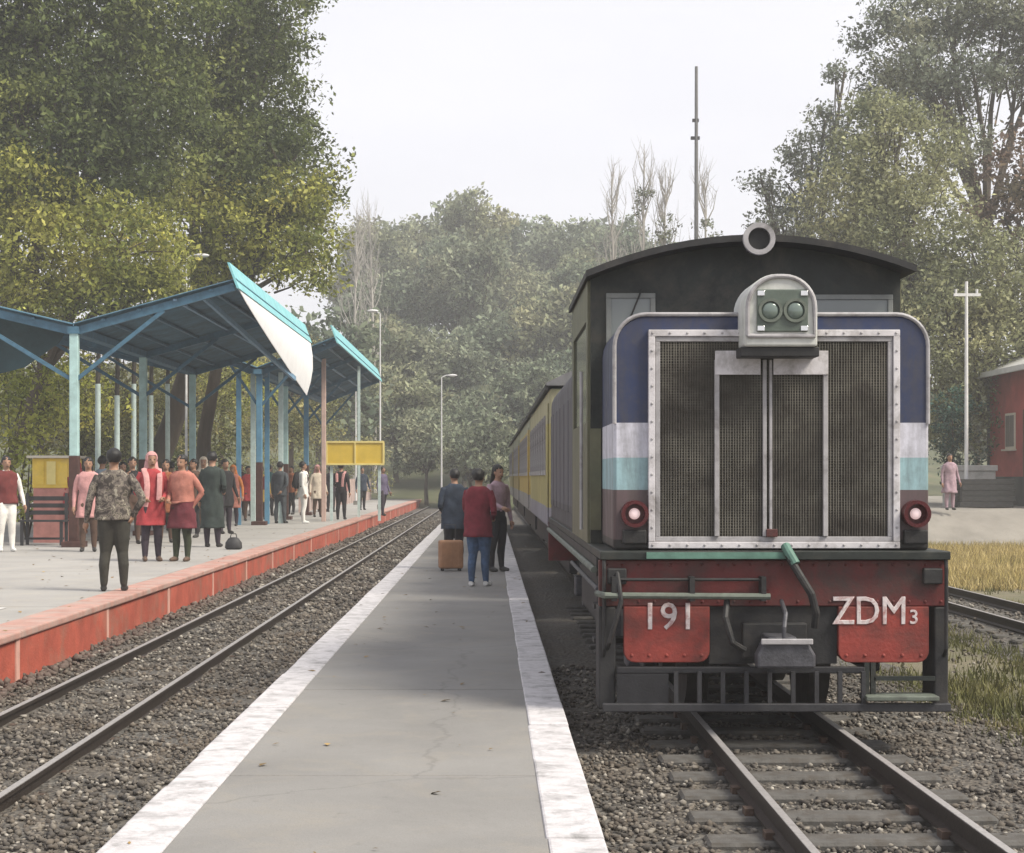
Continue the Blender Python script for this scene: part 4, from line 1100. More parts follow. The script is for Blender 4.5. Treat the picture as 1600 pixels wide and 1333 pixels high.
# right-hand trees
tree('broadleaf_tree', 'olive sunlit tree with full crown rising behind the locomotive cab roof', (14.2, 56, GROUND),
     [lobe_px(1400, 250, 56, 2.1, 2.4, 2.1), lobe_px(1420, 370, 55, 2.6, 2.6, 1.8), lobe_px(1330, 330, 56, 1.8, 2.2, 1.9), lobe_px(1460, 470, 54, 2.4, 2.4, 1.6), lobe_px(1370, 190, 57, 1.3, 1.6, 1.1), lobe_px(1380, 480, 56, 2.2, 2.2, 1.5)],
     .34, (13.8, 56, 6), LM_right, 27, 66, .34, .155, nbr=9)
tree('broadleaf_tree', 'loose dark grey-green tree with airy boughs against the sky in the upper corner', (21.5, 62, GROUND),
     [lobe_px(1420, 70, 62, 2.0, 2.2, 1.8), lobe_px(1480, 15, 62, 2.4, 2.4, 1.3), lobe_px(1400, 150, 62, 1.4, 1.6, 1.2), lobe_px(1570, 20, 62, 2.0, 2.4, 1.3), lobe_px(1480, 170, 63, 1.2, 1.5, 1.0), lobe_px(1590, 110, 62, 1.6, 1.6, .9), lobe_px(1640, 60, 62, 2, 2, 2), lobe_px(1520, 110, 60, 1.1, 1.2, .7), lobe_px(1500, 230, 60, 1.2, 1.2, .8), lobe_px(1450, 110, 60, 1.4, 1.2, 1.0)],
     .24, (18.5, 62, 11), LM_dark, 24, 60, .36, .165, nbr=8)
tree('broadleaf_tree', 'open grey tree with wispy boughs left of the olive crown above the cab', (11.8, 66, GROUND),
     [lobe_px(1270, 240, 66, 1.4, 1.6, .9), lobe_px(1240, 300, 66, 1.3, 1.6, .7), lobe_px(1220, 350, 66, 1.5, 1.8, .9), lobe_px(1290, 190, 66, 1.0, 1.3, .7), lobe_px(1190, 285, 66, .7, .8, .35), lobe_px(1300, 370, 66, 2, 2, 1.2), lobe_px(1320, 110, 66, .6, .8, .5)],
     .22, (12.8, 66, 7), LM_dark, 24, 56, .30, .155, nbr=9)
tree('broadleaf_tree', 'reddish brown leaved tree at the picture edge above the red building', (19.5, 58, GROUND),
     [lobe_px(1600, 270, 58, 1.4, 1.8, 1.5), lobe_px(1570, 340, 58, 1.3, 1.8, 1.1), lobe_px(1640, 330, 58, 2, 2, 2.0)],
     .26, (19.3, 58, 6), LM_red, 20, 36, .34, .20, nbr=8)
tree('broadleaf_tree', 'dense green tree behind the red building roof and utility pole', (17.5, 54, GROUND),
     [lobe_px(1530, 430, 54, 2.0, 2.0, 1.8), lobe_px(1600, 460, 54, 2.2, 2.2, 1.9), lobe_px(1490, 520, 53, 1.9, 2, 1.8), lobe_px(1560, 540, 53, 2, 2, 1.6), lobe_px(1450, 610, 53, 1.5, 1.8, 1.6), lobe_px(1510, 640, 53, 1.4, 1.5, 1.6)],
     .30, (16.4, 54, 3.6), LM_right, 26, 56, .33, .15, nbr=7)
# teal-green bush by the utility pole
b_ = at(1488, 650, 50.3); P, cl = crown_pts([(b_.x, 50.3, 3.5, .62, .6, .95), (b_.x + .3, 50.4, 2.3, .75, .6, 1.0)], 60, 44, .16)
root = empty('bush', (b_.x, 50.3, TERR)); tag(root, 'upright dark teal-green bush behind the low white wall', 'shrub')
link('foliage', np_mesh('foliage', leaves(P, .12) - np.array([b_.x, 50.3, TERR]), quads(len(P)), leaf_mat('leaf_teal', ((.02, .05, .04), (.04, .09, .07), (.07, .13, .09)), 1.0)), root)
m = MB(); m.tube([(0, 0, -.1), (.02, 0, 1.2), (0, 0, 2.6)], [.05, .04, .015], 7); m.build('stems', M_bark, root)

# fallen leaves on the platforms
Pl = np.concatenate([np.stack([rng.uniform(-1.5, .45, 60), rng.uniform(6.3, 26, 60), np.full(60, ISLAND + .012)], 1), np.stack([rng.uniform(-9, -3.9, 260), rng.uniform(13, 40, 260), np.full(260, MAIN + .010)], 1)])
o = link('fallen_leaves', np_mesh('fallen_leaves', leaves(Pl, .055, 6.0), quads(len(Pl)), leaf_mat('dry_leaf', ((.10, .06, .03), (.20, .13, .05), (.28, .20, .08)), 3.0, .1))); tag(o, 'small dry leaves scattered on the platforms', 'leaves', kind='stuff')

# bare pale trees against the sky behind the locomotive
def bare_tree(px, ytop, Y, label, spread, tilt=0, blob=False):
    X = (px - VX) / F * Y; top = CAM_Z + (VY - ytop) / F * Y
    base = float(hill_z(X, Y)) if Y > 84 else GROUND
    root = empty('bare_tree', (X, Y, base)); tag(root, label, 'tree', 'bare pale trees behind the locomotive')
    h = top - base; m = MB()
    m.tube([(0, 0, -.2), (0, 0, h * .35), (tilt * .5, 0, h * .7), (tilt, 0, h)], [.15, .11, .06, .012], 8)
    tw = MB()
    for i in range(34):
        u = random.uniform(.42, .95); z0 = h * u; a = random.uniform(0, 2 * math.pi); L = spread * (1.15 - u) * random.uniform(.6, 1.4) + .3
        p0 = Vector((tilt * u, 0, z0)); p1 = p0 + Vector((math.cos(a) * L * .35, math.sin(a) * L * .35, L * .7)); p2 = p1 + Vector((math.cos(a) * L * .15, math.sin(a) * L * .15, L * .8))
        m.tube([p0, p1, p2], [.035, .022, .006], 5, cap=False)
        for j in range(6):
            s_ = p0.lerp(p2, random.uniform(.3, 1)); e = s_ + Vector((random.uniform(-.4, .4), random.uniform(-.4, .4), random.uniform(.3, 1.0)))
            tw.tube([s_, e], [.010, .003], 4, cap=False)
    m.build('trunk', M_barkpale, root, smooth=True); tw.build('twigs', M_barkpale, root)
    if blob:
        P, cl = crown_pts([(tilt * .8, 0, h * .83, .55, .55, .8)], 26, 30, .16)
        tag(link('leaf_cluster', np_mesh('leaf_cluster', leaves(P, .14), quads(len(P)), LM_dark), root), kind='stuff')
    return root
bare_tree(962, 268, 72, 'pale bare tree nearest the wooded hill, leftmost of the bare trees', 2.0, -.2)
bare_tree(1003, 225, 74, 'tall pale bare tree second from the wooded hill', 2.0, .1, True)
bare_tree(1036, 262, 70, 'pale bare tree with one dark leaf cluster beside the tall mast', 1.6, .1, True)
bare_tree(1105, 270, 70, 'pale bare tree just beyond the tall mast', 1.8, -.1, True)
bare_tree(585, 318, 96, 'pale bare tree between the big dark tree and the wooded hill', 2.6, -.3)
bare_tree(552, 330, 92, 'faint bare tree hard against the big dark tree crown', 2.4, .2)

# wooded hillside: prototypes copied over the slope
def far_proto(h, w, seed, dens):
    global rng
    rng = np.random.default_rng(seed); random.seed(seed)
    lob = [(0, 0, h * .66, w * .40, w * .40, h * .30)]
    for k in range(7):
        a = k * 2.399 + seed; r = w * .30 * rng.uniform(.6, 1.2); z = h * rng.uniform(.40, .86)
        lob.append((r * math.cos(a), r * math.sin(a), z, w * .25 * rng.uniform(.8, 1.2), w * .25, h * .15 * rng.uniform(.8, 1.2)))
    P, cl = crown_pts(lob, dens, 26, .42)
    cm = np_mesh('crown', leaves(P, .42), quads(len(P)), LM_far)
    lm = limb_mesh((0, 0, 0), lob, cl, .22, (0, 0, h * .35), 3, M_bark, .03)
    return cm, lm.mesh('trunk', M_bark, True)
protos = [far_proto(9.5, 8, 3, 9), far_proto(11, 7.2, 5, 9), far_proto(8.2, 8.5, 8, 9), far_proto(12.5, 6.5, 13, 9)]
random.seed(21)
spots = []
for row, (Y, x0, x1, n) in enumerate(((90, -14, 9, 8), (102, -16, 13, 9), (116, -17, 17, 9), (132, -18, 22, 10), (150, -16, 26, 10), (168, -16, 30, 9), (186, -14, 34, 8))):
    for i in range(n):
        X = x0 + (x1 - x0) * (i + random.uniform(.2, .8)) / n
        Yj = Y + random.uniform(-5, 5)
        if 525 < VX + F * X / Yj < 1190: spots.append((X, Yj, row))
ROWS = ['small hazy tree at the foot of the wooded hill', 'hazy tree in the second rank up the wooded hill', 'hazy tree on the lower slope of the wooded hill', 'hazy tree halfway up the wooded hill', 'hazy tree on the upper slope of the wooded hill', 'hazy tree just under the crest of the wooded hill', 'hazy tree in the hindmost rank of the wooded hill']
ORD = ['first', 'second', 'third', 'fourth', 'fifth', 'sixth', 'seventh', 'eighth', 'ninth', 'tenth', 'eleventh', 'twelfth']
spots = [q for q in spots if not (abs(q[0] - 1.3) < 1.2 and q[1] < 94)]
for X, Y, row in spots:
    if abs(X - 1.3) < 1.2 and Y < 94: continue
    cm, tm = random.choice(protos)
    z = float(hill_z(X, Y)); sc = random.uniform(.75, 1.08) * (.62 if Y < 96 else (.8 if Y < 110 else 1))
    r_ = empty('hillside_tree', (X, Y, z - .1), random.uniform(0, 6.28)); r_.scale = (sc, sc, sc * random.uniform(.9, 1.1))
    tag(r_, ROWS[row] + ', %s from the left' % ORD[sorted(q[0] / q[1] for q in spots if q[2] == row).index(X / Y)], 'tree', 'trees on the wooded hillside')
    link('crown', cm, r_); link('trunk', tm, r_)
PH = [9.5 * .98, 11 * .98, 8.2 * .98, 12.5 * .98]
for k, (px, py) in enumerate(((592, 352), (640, 342), (690, 338), (738, 343), (785, 347), (832, 343), (880, 341), (925, 346), (962, 372), (1010, 392))):
    Y = 160 + 5 * (k % 3); X = (px - VX) / F * Y; z = float(hill_z(X, Y)); top = CAM_Z + (VY - py) / F * Y
    j = (0, 1, 2, 0, 3, 1, 0, 2, 1, 0)[k]; sc = (top - z) / PH[j]
    r_ = empty('crest_tree', (X, Y, z - .1), k * 1.7); r_.scale = (sc * (1.15 if j in (1, 3) else .95), sc * .95, sc)
    tag(r_, 'hazy skyline tree of the wooded hill, %s' % ['nearest the big dark tree', 'second from the big dark tree', 'third from the big dark tree', 'just above the far end of the tracks', 'above the small pale hut', 'midway between hut and cab roof', 'two crowns before the cab roof', 'olive crown next to the cab roof', 'lower crown beside the first bare tree', 'lowest crown between bare trees and cab roof'][k], 'tree', 'skyline trees of the wooded hill')
    link('crown', protos[j][0], r_); link('trunk', protos[j][1], r_)
# trees farther right behind the big ones, lower ground
for X, Y, lb in ((27, 92, 'background tree behind the reddish brown tree at the picture edge'), (22, 98, 'background tree behind the dense green tree by the red building'), (17, 90, 'background tree behind the olive tree above the cab'), (-24, 78, 'background tree behind the broad tree at the picture corner'), (-19, 86, 'background tree behind the huge tree and slim posts'), (-9.6, 93, 'hazy background tree showing between the big dark crown and the shelter edge')):
    cm, tm = random.choice(protos); z = float(hill_z(X, Y)) if Y > 84 else GROUND
    r_ = empty('background_tree', (X, Y, z - .1), random.uniform(0, 6.28)); r_.scale = (.85,) * 3 if X != -9.6 else (1.15,) * 3
    tag(r_, lb, 'tree', 'trees closing the view at either side')
    link('crown', cm, r_); link('trunk', tm, r_)

# grass on the right verge
rng = np.random.default_rng(5)
def grass(name, P, h, mat, label, zf):
    n = len(P); k = 5
    base = np.repeat(P, k, 0) + rng.normal(size=(n * k, 2)) * .05
    a = rng.uniform(0, 6.28, n * k); hh = h * rng.uniform(.4, 1.3, n * k); lean = rng.normal(size=(n * k, 2)) * .35
    dx = np.cos(a) * .010; dy = np.sin(a) * .010
    z0 = zf(base[:, 0], base[:, 1]) - .01
    v0 = np.stack([base[:, 0] - dx, base[:, 1] - dy, z0], 1); v1 = np.stack([base[:, 0] + dx, base[:, 1] + dy, z0], 1)
    v2 = np.stack([base[:, 0] + lean[:, 0] * hh, base[:, 1] + lean[:, 1] * hh, z0 + hh], 1)
    V = np.stack([v0, v1, v2], 1).reshape(-1, 3)
    o = link(name, np_mesh(name, V, np.arange(len(V)).reshape(-1, 3), mat)); tag(o, label, 'grass', kind='stuff')
LG1 = leaf_mat('grass_olive', ((.06, .07, .025), (.12, .12, .045), (.22, .19, .09)), .8, .3)
LG2 = leaf_mat('grass_dry', ((.20, .18, .07), (.36, .29, .13), (.46, .38, .20)), .6, .3)
Pg = scatter(3.25, 9, 7, 26, 300, 1.0, 14)
msk = (np.sin(Pg[:, 0] * 1.9 + .6 * Pg[:, 1]) + np.sin(Pg[:, 1] * 1.3 - Pg[:, 0]) + rng.normal(size=len(Pg)) * .6) > .35
Pg = Pg[msk & (np.abs(Pg[:, 0] - ST) > .75)]
grass('verge_grass', Pg, .11, LG1, 'patchy olive grass on the earth beside the locomotive', lambda X, Y: X * 0 + GROUND)
Pg = scatter(7.4, 20, 26, 42, 70, 1.0, 40)
grass('dry_grass', Pg, .20, LG2, 'straw coloured dry grass beyond the siding track', lambda X, Y: X * 0 + GROUND)
Pe = scatter(3.6, 8.5, 8, 24, 55, 1.0, 12); Pe = Pe[np.abs(Pe[:, 0] - ST) > .6]
o = link('verge_pebbles', stones('verge_pebbles', Pe, rng.uniform(.010, .030, len(Pe)), M_stone, lambda X, Y: X * 0 + GROUND)); tag(o, 'scattered pebbles on the earth beside the locomotive', 'pebbles', kind='stuff')


# ================================================================== PEOPLE
M_skin = pm('skin_brown', (.30, .17, .11), .55, .12, 20, .05)
M_eye = pm('eye_dark', (.02, .015, .012), .3, 0, 5, 0)
M_hair = pm('hair_black', (.012, .011, .011), .5, .4, 30, .3, 120, stretch=(1, 1, .2))
M_shoe = pm('shoe_dark', (.03, .028, .026), .5, .3)
M_shoew = pm('shoe_white', (.68, .68, .66), .5, .1)
M_sole = pm('sandal_brown', (.10, .06, .04), .6, .2)
def cloth(name, c, var=.22): return pm('cloth_' + name, c, .9, var, 14, .35, 45)
def camo():
    m = bpy.data.materials.new('cloth_patterned'); t, b = nodes(m); co = coords(t)
    n = noise(t, co, 17, 2, .5, .8)
    base = ramp(t, n, [(.0, (.05, .042, .036)), (.44, (.12, .10, .088)), (.52, (.20, .175, .14)), (.585, (.075, .065, .05)), (.64, (.34, .31, .25))], 'CONSTANT')
    t.links.new(base, b.inputs['Base Color']); b.inputs['Roughness'].default_value = .9
    return m
M_camo = camo()

def loft(m, rings, n=20, mi=0, ripple=0.0, seed=0, cap=(True, True)):
    """rings: (cx, cy, z, rx, ry)"""
    rr = random.Random(seed); ph = [rr.uniform(0, 6.28) for _ in range(3)]
    vs = []; fs = []; N = len(rings)
    for i, (cx, cy, z, rx, ry) in enumerate(rings):
        for k in range(n):
            a = 2 * math.pi * k / n
            w_ = 1 + ripple * (i / (N - 1)) * (math.sin(5 * a + ph[0]) * .6 + math.sin(9 * a + ph[1]) * .4)
            vs.append((cx + rx * math.cos(a) * w_, cy + ry * math.sin(a) * w_, z))
    for i in range(N - 1):
        for k in range(n):
            k2 = (k + 1) % n; fs.append((i * n + k, (i + 1) * n + k, (i + 1) * n + k2, i * n + k2))
    if cap[0]: fs.append(tuple(range(n)))
    if cap[1]: fs.append(tuple((N - 1) * n + k for k in range(n - 1, -1, -1)))
    m.add(vs, fs, mi)

TX_fold = bpy.data.textures.new('cloth_folds', 'CLOUDS'); TX_fold.noise_scale = .16; TX_fold.noise_depth = 2
TX_hair = bpy.data.textures.new('hair_tousle', 'CLOUDS'); TX_hair.noise_scale = .035; TX_hair.noise_depth = 1
ARMS = {  # elbow and wrist offsets from the shoulder, unit height, for the figure's own side (x outward, -y forward)
    'down': ((.035, .015, -.175), (.045, -.02, -.325)),
    'slack': ((.05, .02, -.17), (.075, -.035, -.315)),
    'bent': ((.035, .02, -.170), (-.02, -.11, -.225)),
    'hip': ((.085, .045, -.155), (.012, .01, -.275)),
    'phone': ((.045, -.05, -.160), (-.015, -.085, -.03)),
    'behind': ((.045, .055, -.165), (-.04, .085, -.275)),
    'forward': ((.03, -.06, -.155), (.0, -.19, -.20)),
}
def person(label, px, feet, H, face, base_z, shirt, trousers, sleeve='long', shoes=None, arms=('down', 'slack'), stance=(.06, .03), hair='short', kurta=None, scarf=None, jacket=None, head_cover=None, group=None, lean=0.0, walk=0.0, build=1.0):
    Y = F * (CAM_Z - base_z) / (feet - VY); X = (px - VX) / F * Y
    root = empty('person', (X, Y, base_z), face); tag(root, label, 'person', group)
    h = H
    prim = MB(); bones = []
    def limb(tagname, pts, rad, n=10):
        pts = [Vector(p) * h for p in pts]; rad = [r * h for r in rad]
        prim.tube(pts, rad, n)
        for i in range(len(pts) - 1):
            for u in (0, .2, .4, .6, .8, 1): bones.append((tagname, pts[i].lerp(pts[i + 1], u), rad[i] * (1 - u) + rad[i + 1] * u))
    def blob(tagname, c, r):
        prim.ellipsoid([q * h for q in c], [q * h for q in r], 16, 12); bones.append((tagname, Vector(c) * h, min(r) * h))
    bx = build
    L = lambda z: lean * (z - .5) if z > .5 else 0.0      # forward lean of the upper body
    # trunk
    rings = [(0, 0, .46, .06, .055), (0, 0, .485, .088 * bx, .068), (0, .004, .53, .096 * bx, .070), (0, 0, .60, .083 * bx, .060), (0, -.002, .68, .092 * bx, .066), (0, 0, .75, .102 * bx, .070), (0, .002, .80, .104 * bx, .060), (0, .006, .83, .066, .045), (0, .008, .85, .036, .036)]
    loft(prim, [((cx) * h, (cy - L(z)) * h, z * h, rx * h, ry * h) for cx, cy, z, rx, ry in rings], 20)
    for z, r in ((.49, .07), (.53, .085)): 
        for x in (-.04, .04): bones.append(('hip', Vector((x, -L(z), z)) * h, r * h * .8))
    for z, r in ((.58, .07), (.64, .07), (.70, .078), (.76, .08), (.80, .07)):
        for x in (-.045, 0, .045): bones.append(('torso', Vector((x, -L(z), z)) * h, r * h * .75))
    hy = -L(.93)
    limb('neck', [(0, .006 - L(.83), .825), (0, .0 + hy, .885)], [.034, .032])
    # head: cranium, jaw, nose, ears
    hc = (0, hy - .004, .930)
    blob('head', (0, hy + .004, .940), (.045, .056, .056)); blob('head', (0, hy - .014, .905), (.036, .040, .040))
    blob('head', (0, hy - .054, .912), (.008, .012, .016)); blob('head', (0, hy - .046, .887), (.015, .010, .008))
    for s in (-1, 1): blob('head', (s * .046, hy + .004, .922), (.006, .012, .018))
    # legs
    for s, off in ((-1, -walk), (1, walk)):
        hx = s * .045; fx = s * stance[0]
        knee = (s * (.045 + stance[0]) / 2 * 1.02, off * .5 - .012, .275); ank = (fx, off, .048)
        limb('thigh', [(hx, 0, .50), (hx * 1.05, off * .25 - .01, .40), knee], [.062 * bx, .058 * bx, .041])
        limb('shin', [knee, (fx * .98, off * .75 + .008, .185), ank], [.040, .038, .026])
        limb('foot', [(fx, off + .018, .024), (fx + s * .006, off - .045, .021), (fx + s * .012, off - .092, .016)], [.024, .024, .016])
    # arms
    hands = []
    for s, pose in ((-1, arms[0]), (1, arms[1])):
        e, w_ = ARMS[pose]
        sh = Vector((s * .104 * bx, .004 - L(.80), .800)); el = sh + Vector((s * e[0], e[1], e[2])); wr = sh + Vector((s * w_[0], w_[1], w_[2]))
        limb('uparm', [sh - Vector((s * .02, 0, -.004)), sh.lerp(el, .4), el], [.040, .034, .027])
        limb('forearm', [el, el.lerp(wr, .35), wr], [.027, .026, .017])
        d = (wr - el).normalized(); pc = wr + d * .028
        limb('hand', [wr, wr + d * .022, wr + d * .052], [.015, .023, .019])
        hands.append((s, wr, d))
    tmp = link('tmp_body', prim.mesh('tmp_body', M_skin))
    rm = tmp.modifiers.new('r', 'REMESH'); rm.mode = 'VOXEL'; rm.voxel_size = .0125 if Y < 25 else .0165
    sm = tmp.modifiers.new('s', 'SMOOTH'); sm.factor = .5; sm.iterations = 3
    dg = bpy.context.evaluated_depsgraph_get(); me = bpy.data.meshes.new_from_object(tmp.evaluated_get(dg))
    old = tmp.data; bpy.data.objects.remove(tmp); bpy.data.meshes.remove(old)
    nv = len(me.vertices); V = np.zeros(nv * 3, np.float32); me.vertices.foreach_get('co', V); V = V.reshape(-1, 3)
    npoly = len(me.polygons); cen = np.zeros(npoly * 3, np.float32); me.polygons.foreach_get('center', cen); cen = cen.reshape(-1, 3)
    bp = np.array([b[1][:] for b in bones]); br = np.array([b[2] for b in bones]); bt = [b[0] for b in bones]
    idx = np.argmin(np.linalg.norm(cen[:, None] - bp[None], axis=2) - br[None], axis=1)
    mats = [M_skin, shirt, trousers, shoes or M_shoe]
    reg = {'head': 0, 'neck': 0, 'torso': 1, 'hip': 2, 'uparm': 1, 'forearm': 1 if sleeve == 'long' else 0, 'hand': 0, 'thigh': 2, 'shin': 2, 'foot': 3}
    mi = np.array([reg[bt[i]] for i in idx], dtype=np.int32)
    me.materials.clear()
    for mm in mats + [M_eye]: me.materials.append(mm)
    me.polygons.foreach_set('material_index', mi); me.polygons.foreach_set('use_smooth', [True] * npoly)
    # fingers and eyes joined to the body mesh
    ex = MB()
    for s, wr, d in hands:
        side = d.cross(Vector((0, 1, 0)));  side = side.normalized() if side.length > .1 else Vector((1, 0, 0))
        if side.x * s < 0: side = -side
        inw = side.cross(d).normalized()
        for k, (o_, ln) in enumerate(((-.016, .034), (-.006, .041), (.005, .038), (.015, .030))):
            p0 = wr + d * .045 + inw * o_; p1 = p0 + d * ln * .55 - side * .004; p2 = p1 + d * ln * .45 - side * .012
            ex.tube([p0 * h, p1 * h, p2 * h], [.0058 * h, .0052 * h, .004 * h], 6)
        p0 = wr + d * .014 - inw * .014; p1 = p0 - inw * .018 + d * .016; p2 = p1 + d * .02 - side * .006
        ex.tube([p0 * h, p1 * h, p2 * h], [.0072 * h, .0062 * h, .0048 * h], 6)
    for s in (-1, 1): ex.ellipsoid((s * .018 * h, (hy - .049) * h, .928 * h), (.007 * h, .005 * h, .0045 * h), 8, 6, mi=4)
    ex.tube([(-.013 * h, (hy - .0545) * h, .886 * h), (0, (hy - .057) * h, .885 * h), (.013 * h, (hy - .0545) * h, .886 * h)], .0028 * h, 5, mi=4)
    bm = bmesh.new(); bm.from_mesh(me)
    nb = [bm.verts.new(v) for v in ex.v]
    for f_, m_i in zip(ex.f, ex.mi):
        fc = bm.faces.new([nb[i] for i in f_]); fc.material_index = m_i; fc.smooth = True
    bm.to_mesh(me); bm.free(); me.name = 'body'
    link('body', me, root)
    # hair
    if head_cover is None and hair:
        e = MB(); e.ellipsoid((0, (hy + .012) * h, .946 * h), (.0515 * h, .0585 * h, .0565 * h), 24, 18)
        keep = [f for f in e.f if not (sum(e.v[i][1] for i in f) / len(f) < (hy - .018) * h and sum(e.v[i][2] for i in f) / len(f) < .955 * h) and sum(e.v[i][2] for i in f) / len(f) > (.905 if hair == 'short' else .895) * h]
        e.f = keep; e.mi = [0] * len(keep)
        if hair == 'long':
            loft(e, [(0, (hy + .040) * h, .95 * h, .040 * h, .026 * h), (0, (hy + .052) * h, .89 * h, .046 * h, .024 * h), (0, (hy + .060) * h, .83 * h, .050 * h, .020 * h), (0, (hy + .066) * h, .76 * h, .034 * h, .014 * h), (0, (hy + .066) * h, .72 * h, .012 * h, .008 * h)], 14)
        if hair == 'bun': e.ellipsoid((0, (hy + .075) * h, .925 * h), (.024 * h, .022 * h, .024 * h), 12, 8)
        ho = e.build('hair', M_hair, root, smooth=True)
        dp = ho.modifiers.new('tousle', 'DISPLACE'); dp.texture = TX_hair; dp.strength = .022; dp.mid_level = .45; dp.texture_coords = 'LOCAL'
        sf = ho.modifiers.new('thick', 'SOLIDIFY'); sf.thickness = .006
    if head_cover is not None:
        e = MB(); e.ellipsoid((0, (hy + .010) * h, .944 * h), (.056 * h, .063 * h, .062 * h), 24, 18)
        keep = [f for f in e.f if not (sum(e.v[i][1] for i in f) / len(f) < (hy - .028) * h and sum(e.v[i][2] for i in f) / len(f) < .968 * h)]
        e.f = keep; e.mi = [0] * len(keep)
        loft(e, [(0, (hy + .03) * h, .92 * h, .055 * h, .040 * h), (0, (hy + .035) * h, .86 * h, .065 * h, .046 * h), (0, .03 * h - L(.8) * h, .80 * h, .105 * h, .06 * h), (0, .035 * h - L(.7) * h, .68 * h, .10 * h, .058 * h)], 18, ripple=.06, seed=3, cap=(False, False))
        ho = e.build('head_scarf', head_cover, root, smooth=True); sf = ho.modifiers.new('thick', 'SOLIDIFY'); sf.thickness = .006
    def garment(name, mat, hem, flare, top=.838, rip=.05, k=1.0):
        rg = [(top, .050, .044), (.822, .090, .056), (.79, .112, .070), (.73, .112 * bx, .078), (.66, .104 * bx, .075), (.60, .100 * bx, .074), (.53, .108 * bx, .082)]
        z = .47
        while z > hem: rg.append((z, (.110 + flare * (.53 - z)) * bx, (.084 + flare * .8 * (.53 - z)))); z -= .06
        rg.append((hem, (.110 + flare * (.53 - hem)) * bx, .084 + flare * .8 * (.53 - hem)))
        e = MB(); loft(e, [(0, (.002 - L(z)) * h, z * h, a * h * k, b * h * k) for z, a, b in rg], 26, ripple=rip, seed=int(px), cap=(False, False))
        o = e.build(name, mat, root, smooth=True); sb = o.modifiers.new('fine', 'SUBSURF'); sb.levels = 1; sb.render_levels = 1
        dp = o.modifiers.new('folds', 'DISPLACE'); dp.texture = TX_fold; dp.strength = .085; dp.mid_level = .42; dp.texture_coords = 'LOCAL'
        sf = o.modifiers.new('thick', 'SOLIDIFY'); sf.thickness = .008
        return o
    if kurta: garment('tunic', kurta[0], kurta[1], kurta[2])
    if jacket: garment('jacket', jacket[0], jacket[1], .04, rip=.03, k=1.06 if kurta else 1.0)
    if scarf:
        # long scarf: from the front of one hip over the shoulder and down the back
        e = MB(); pts = [(-.075, -.10, .50), (-.06, -.105, .60), (-.055, -.10, .70), (-.062, -.085, .78), (-.07, -.01, .845), (-.062, .065, .80), (-.05, .095, .70), (-.045, .10, .58)]
        e.tube([(a * h, b * h - L(c) * h, c * h) for a, b, c in pts], [(.026 * h, .007 * h)] * len(pts), 10)
        pts = [(.05, -.10, .56), (.055, -.103, .66), (.06, -.09, .77), (.066, -.01, .842), (.06, .07, .79), (.05, .10, .66)]
        e.tube([(a * h, b * h - L(c) * h, c * h) for a, b, c in pts], [(.024 * h, .007 * h)] * len(pts), 10)
        e.build('scarf', scarf, root, smooth=True)
    return root, h

def backpack(root, h, mat, y=.105):
    bp_ = empty('backpack', root.matrix_basis @ Vector((0, y * h, .56 * h)), root.rotation_euler.z)
    m = MB(); loft(m, [(0, 0, 0, .075 * h, .03 * h), (0, .012 * h, .02 * h, .092 * h, .045 * h), (0, .016 * h, .12 * h, .094 * h, .052 * h), (0, .01 * h, .22 * h, .085 * h, .042 * h), (0, 0, .27 * h, .05 * h, .022 * h)], 18); m.build('body', mat, bp_, smooth=True)
    m = MB(); loft(m, [(0, .06 * h, .02 * h, .05 * h, .012 * h), (0, .066 * h, .07 * h, .06 * h, .018 * h), (0, .062 * h, .12 * h, .05 * h, .012 * h)], 12); m.build('pocket', mat, bp_, smooth=True)
    for s in (-1, 1):
        m = MB(); m.tube([(s * .055 * h, -.01 * h, .25 * h), (s * .06 * h, -.075 * h, .29 * h), (s * .062 * h, -.17 * h, .22 * h), (s * .075 * h, -.165 * h, .10 * h), (s * .085 * h, -.05 * h, .03 * h)], .008 * h, 6); m.build('strap', mat, bp_, smooth=True)
    return bp_

PI = math.pi
cl_white = cloth('white', (.70, .68, .64), .1); cl_maroon = cloth('maroon', (.14, .028, .026)); cl_red = cloth('red', (.36, .045, .05)); cl_pink = cloth('pink', (.52, .27, .26))
cl_peach = cloth('peach', (.40, .16, .12)); cl_wine = cloth('wine', (.12, .022, .030)); cl_bottle = cloth('bottle', (.030, .042, .038)); cl_black = cloth('black', (.020, .019, .021)); cl_dkgreen = cloth('dark_green', (.035, .042, .022))
cl_plum = cloth('plum', (.035, .025, .035)); cl_grey = cloth('slate', (.060, .068, .076)); cl_navy = cloth('navy', (.028, .040, .062)); cl_dkr = cloth('deep_red', (.17, .022, .034)); cl_jean = cloth('denim', (.060, .105, .19), .35)
cl_cream = cloth('cream', (.60, .52, .42), .12); cl_purple = cloth('purple', (.12, .10, .16)); cl_brown = cloth('brown', (.085, .05, .035)); cl_khaki = cloth('dusk_olive', (.042, .040, .032)); cl_lilac = cloth('lilac', (.34, .24, .28))

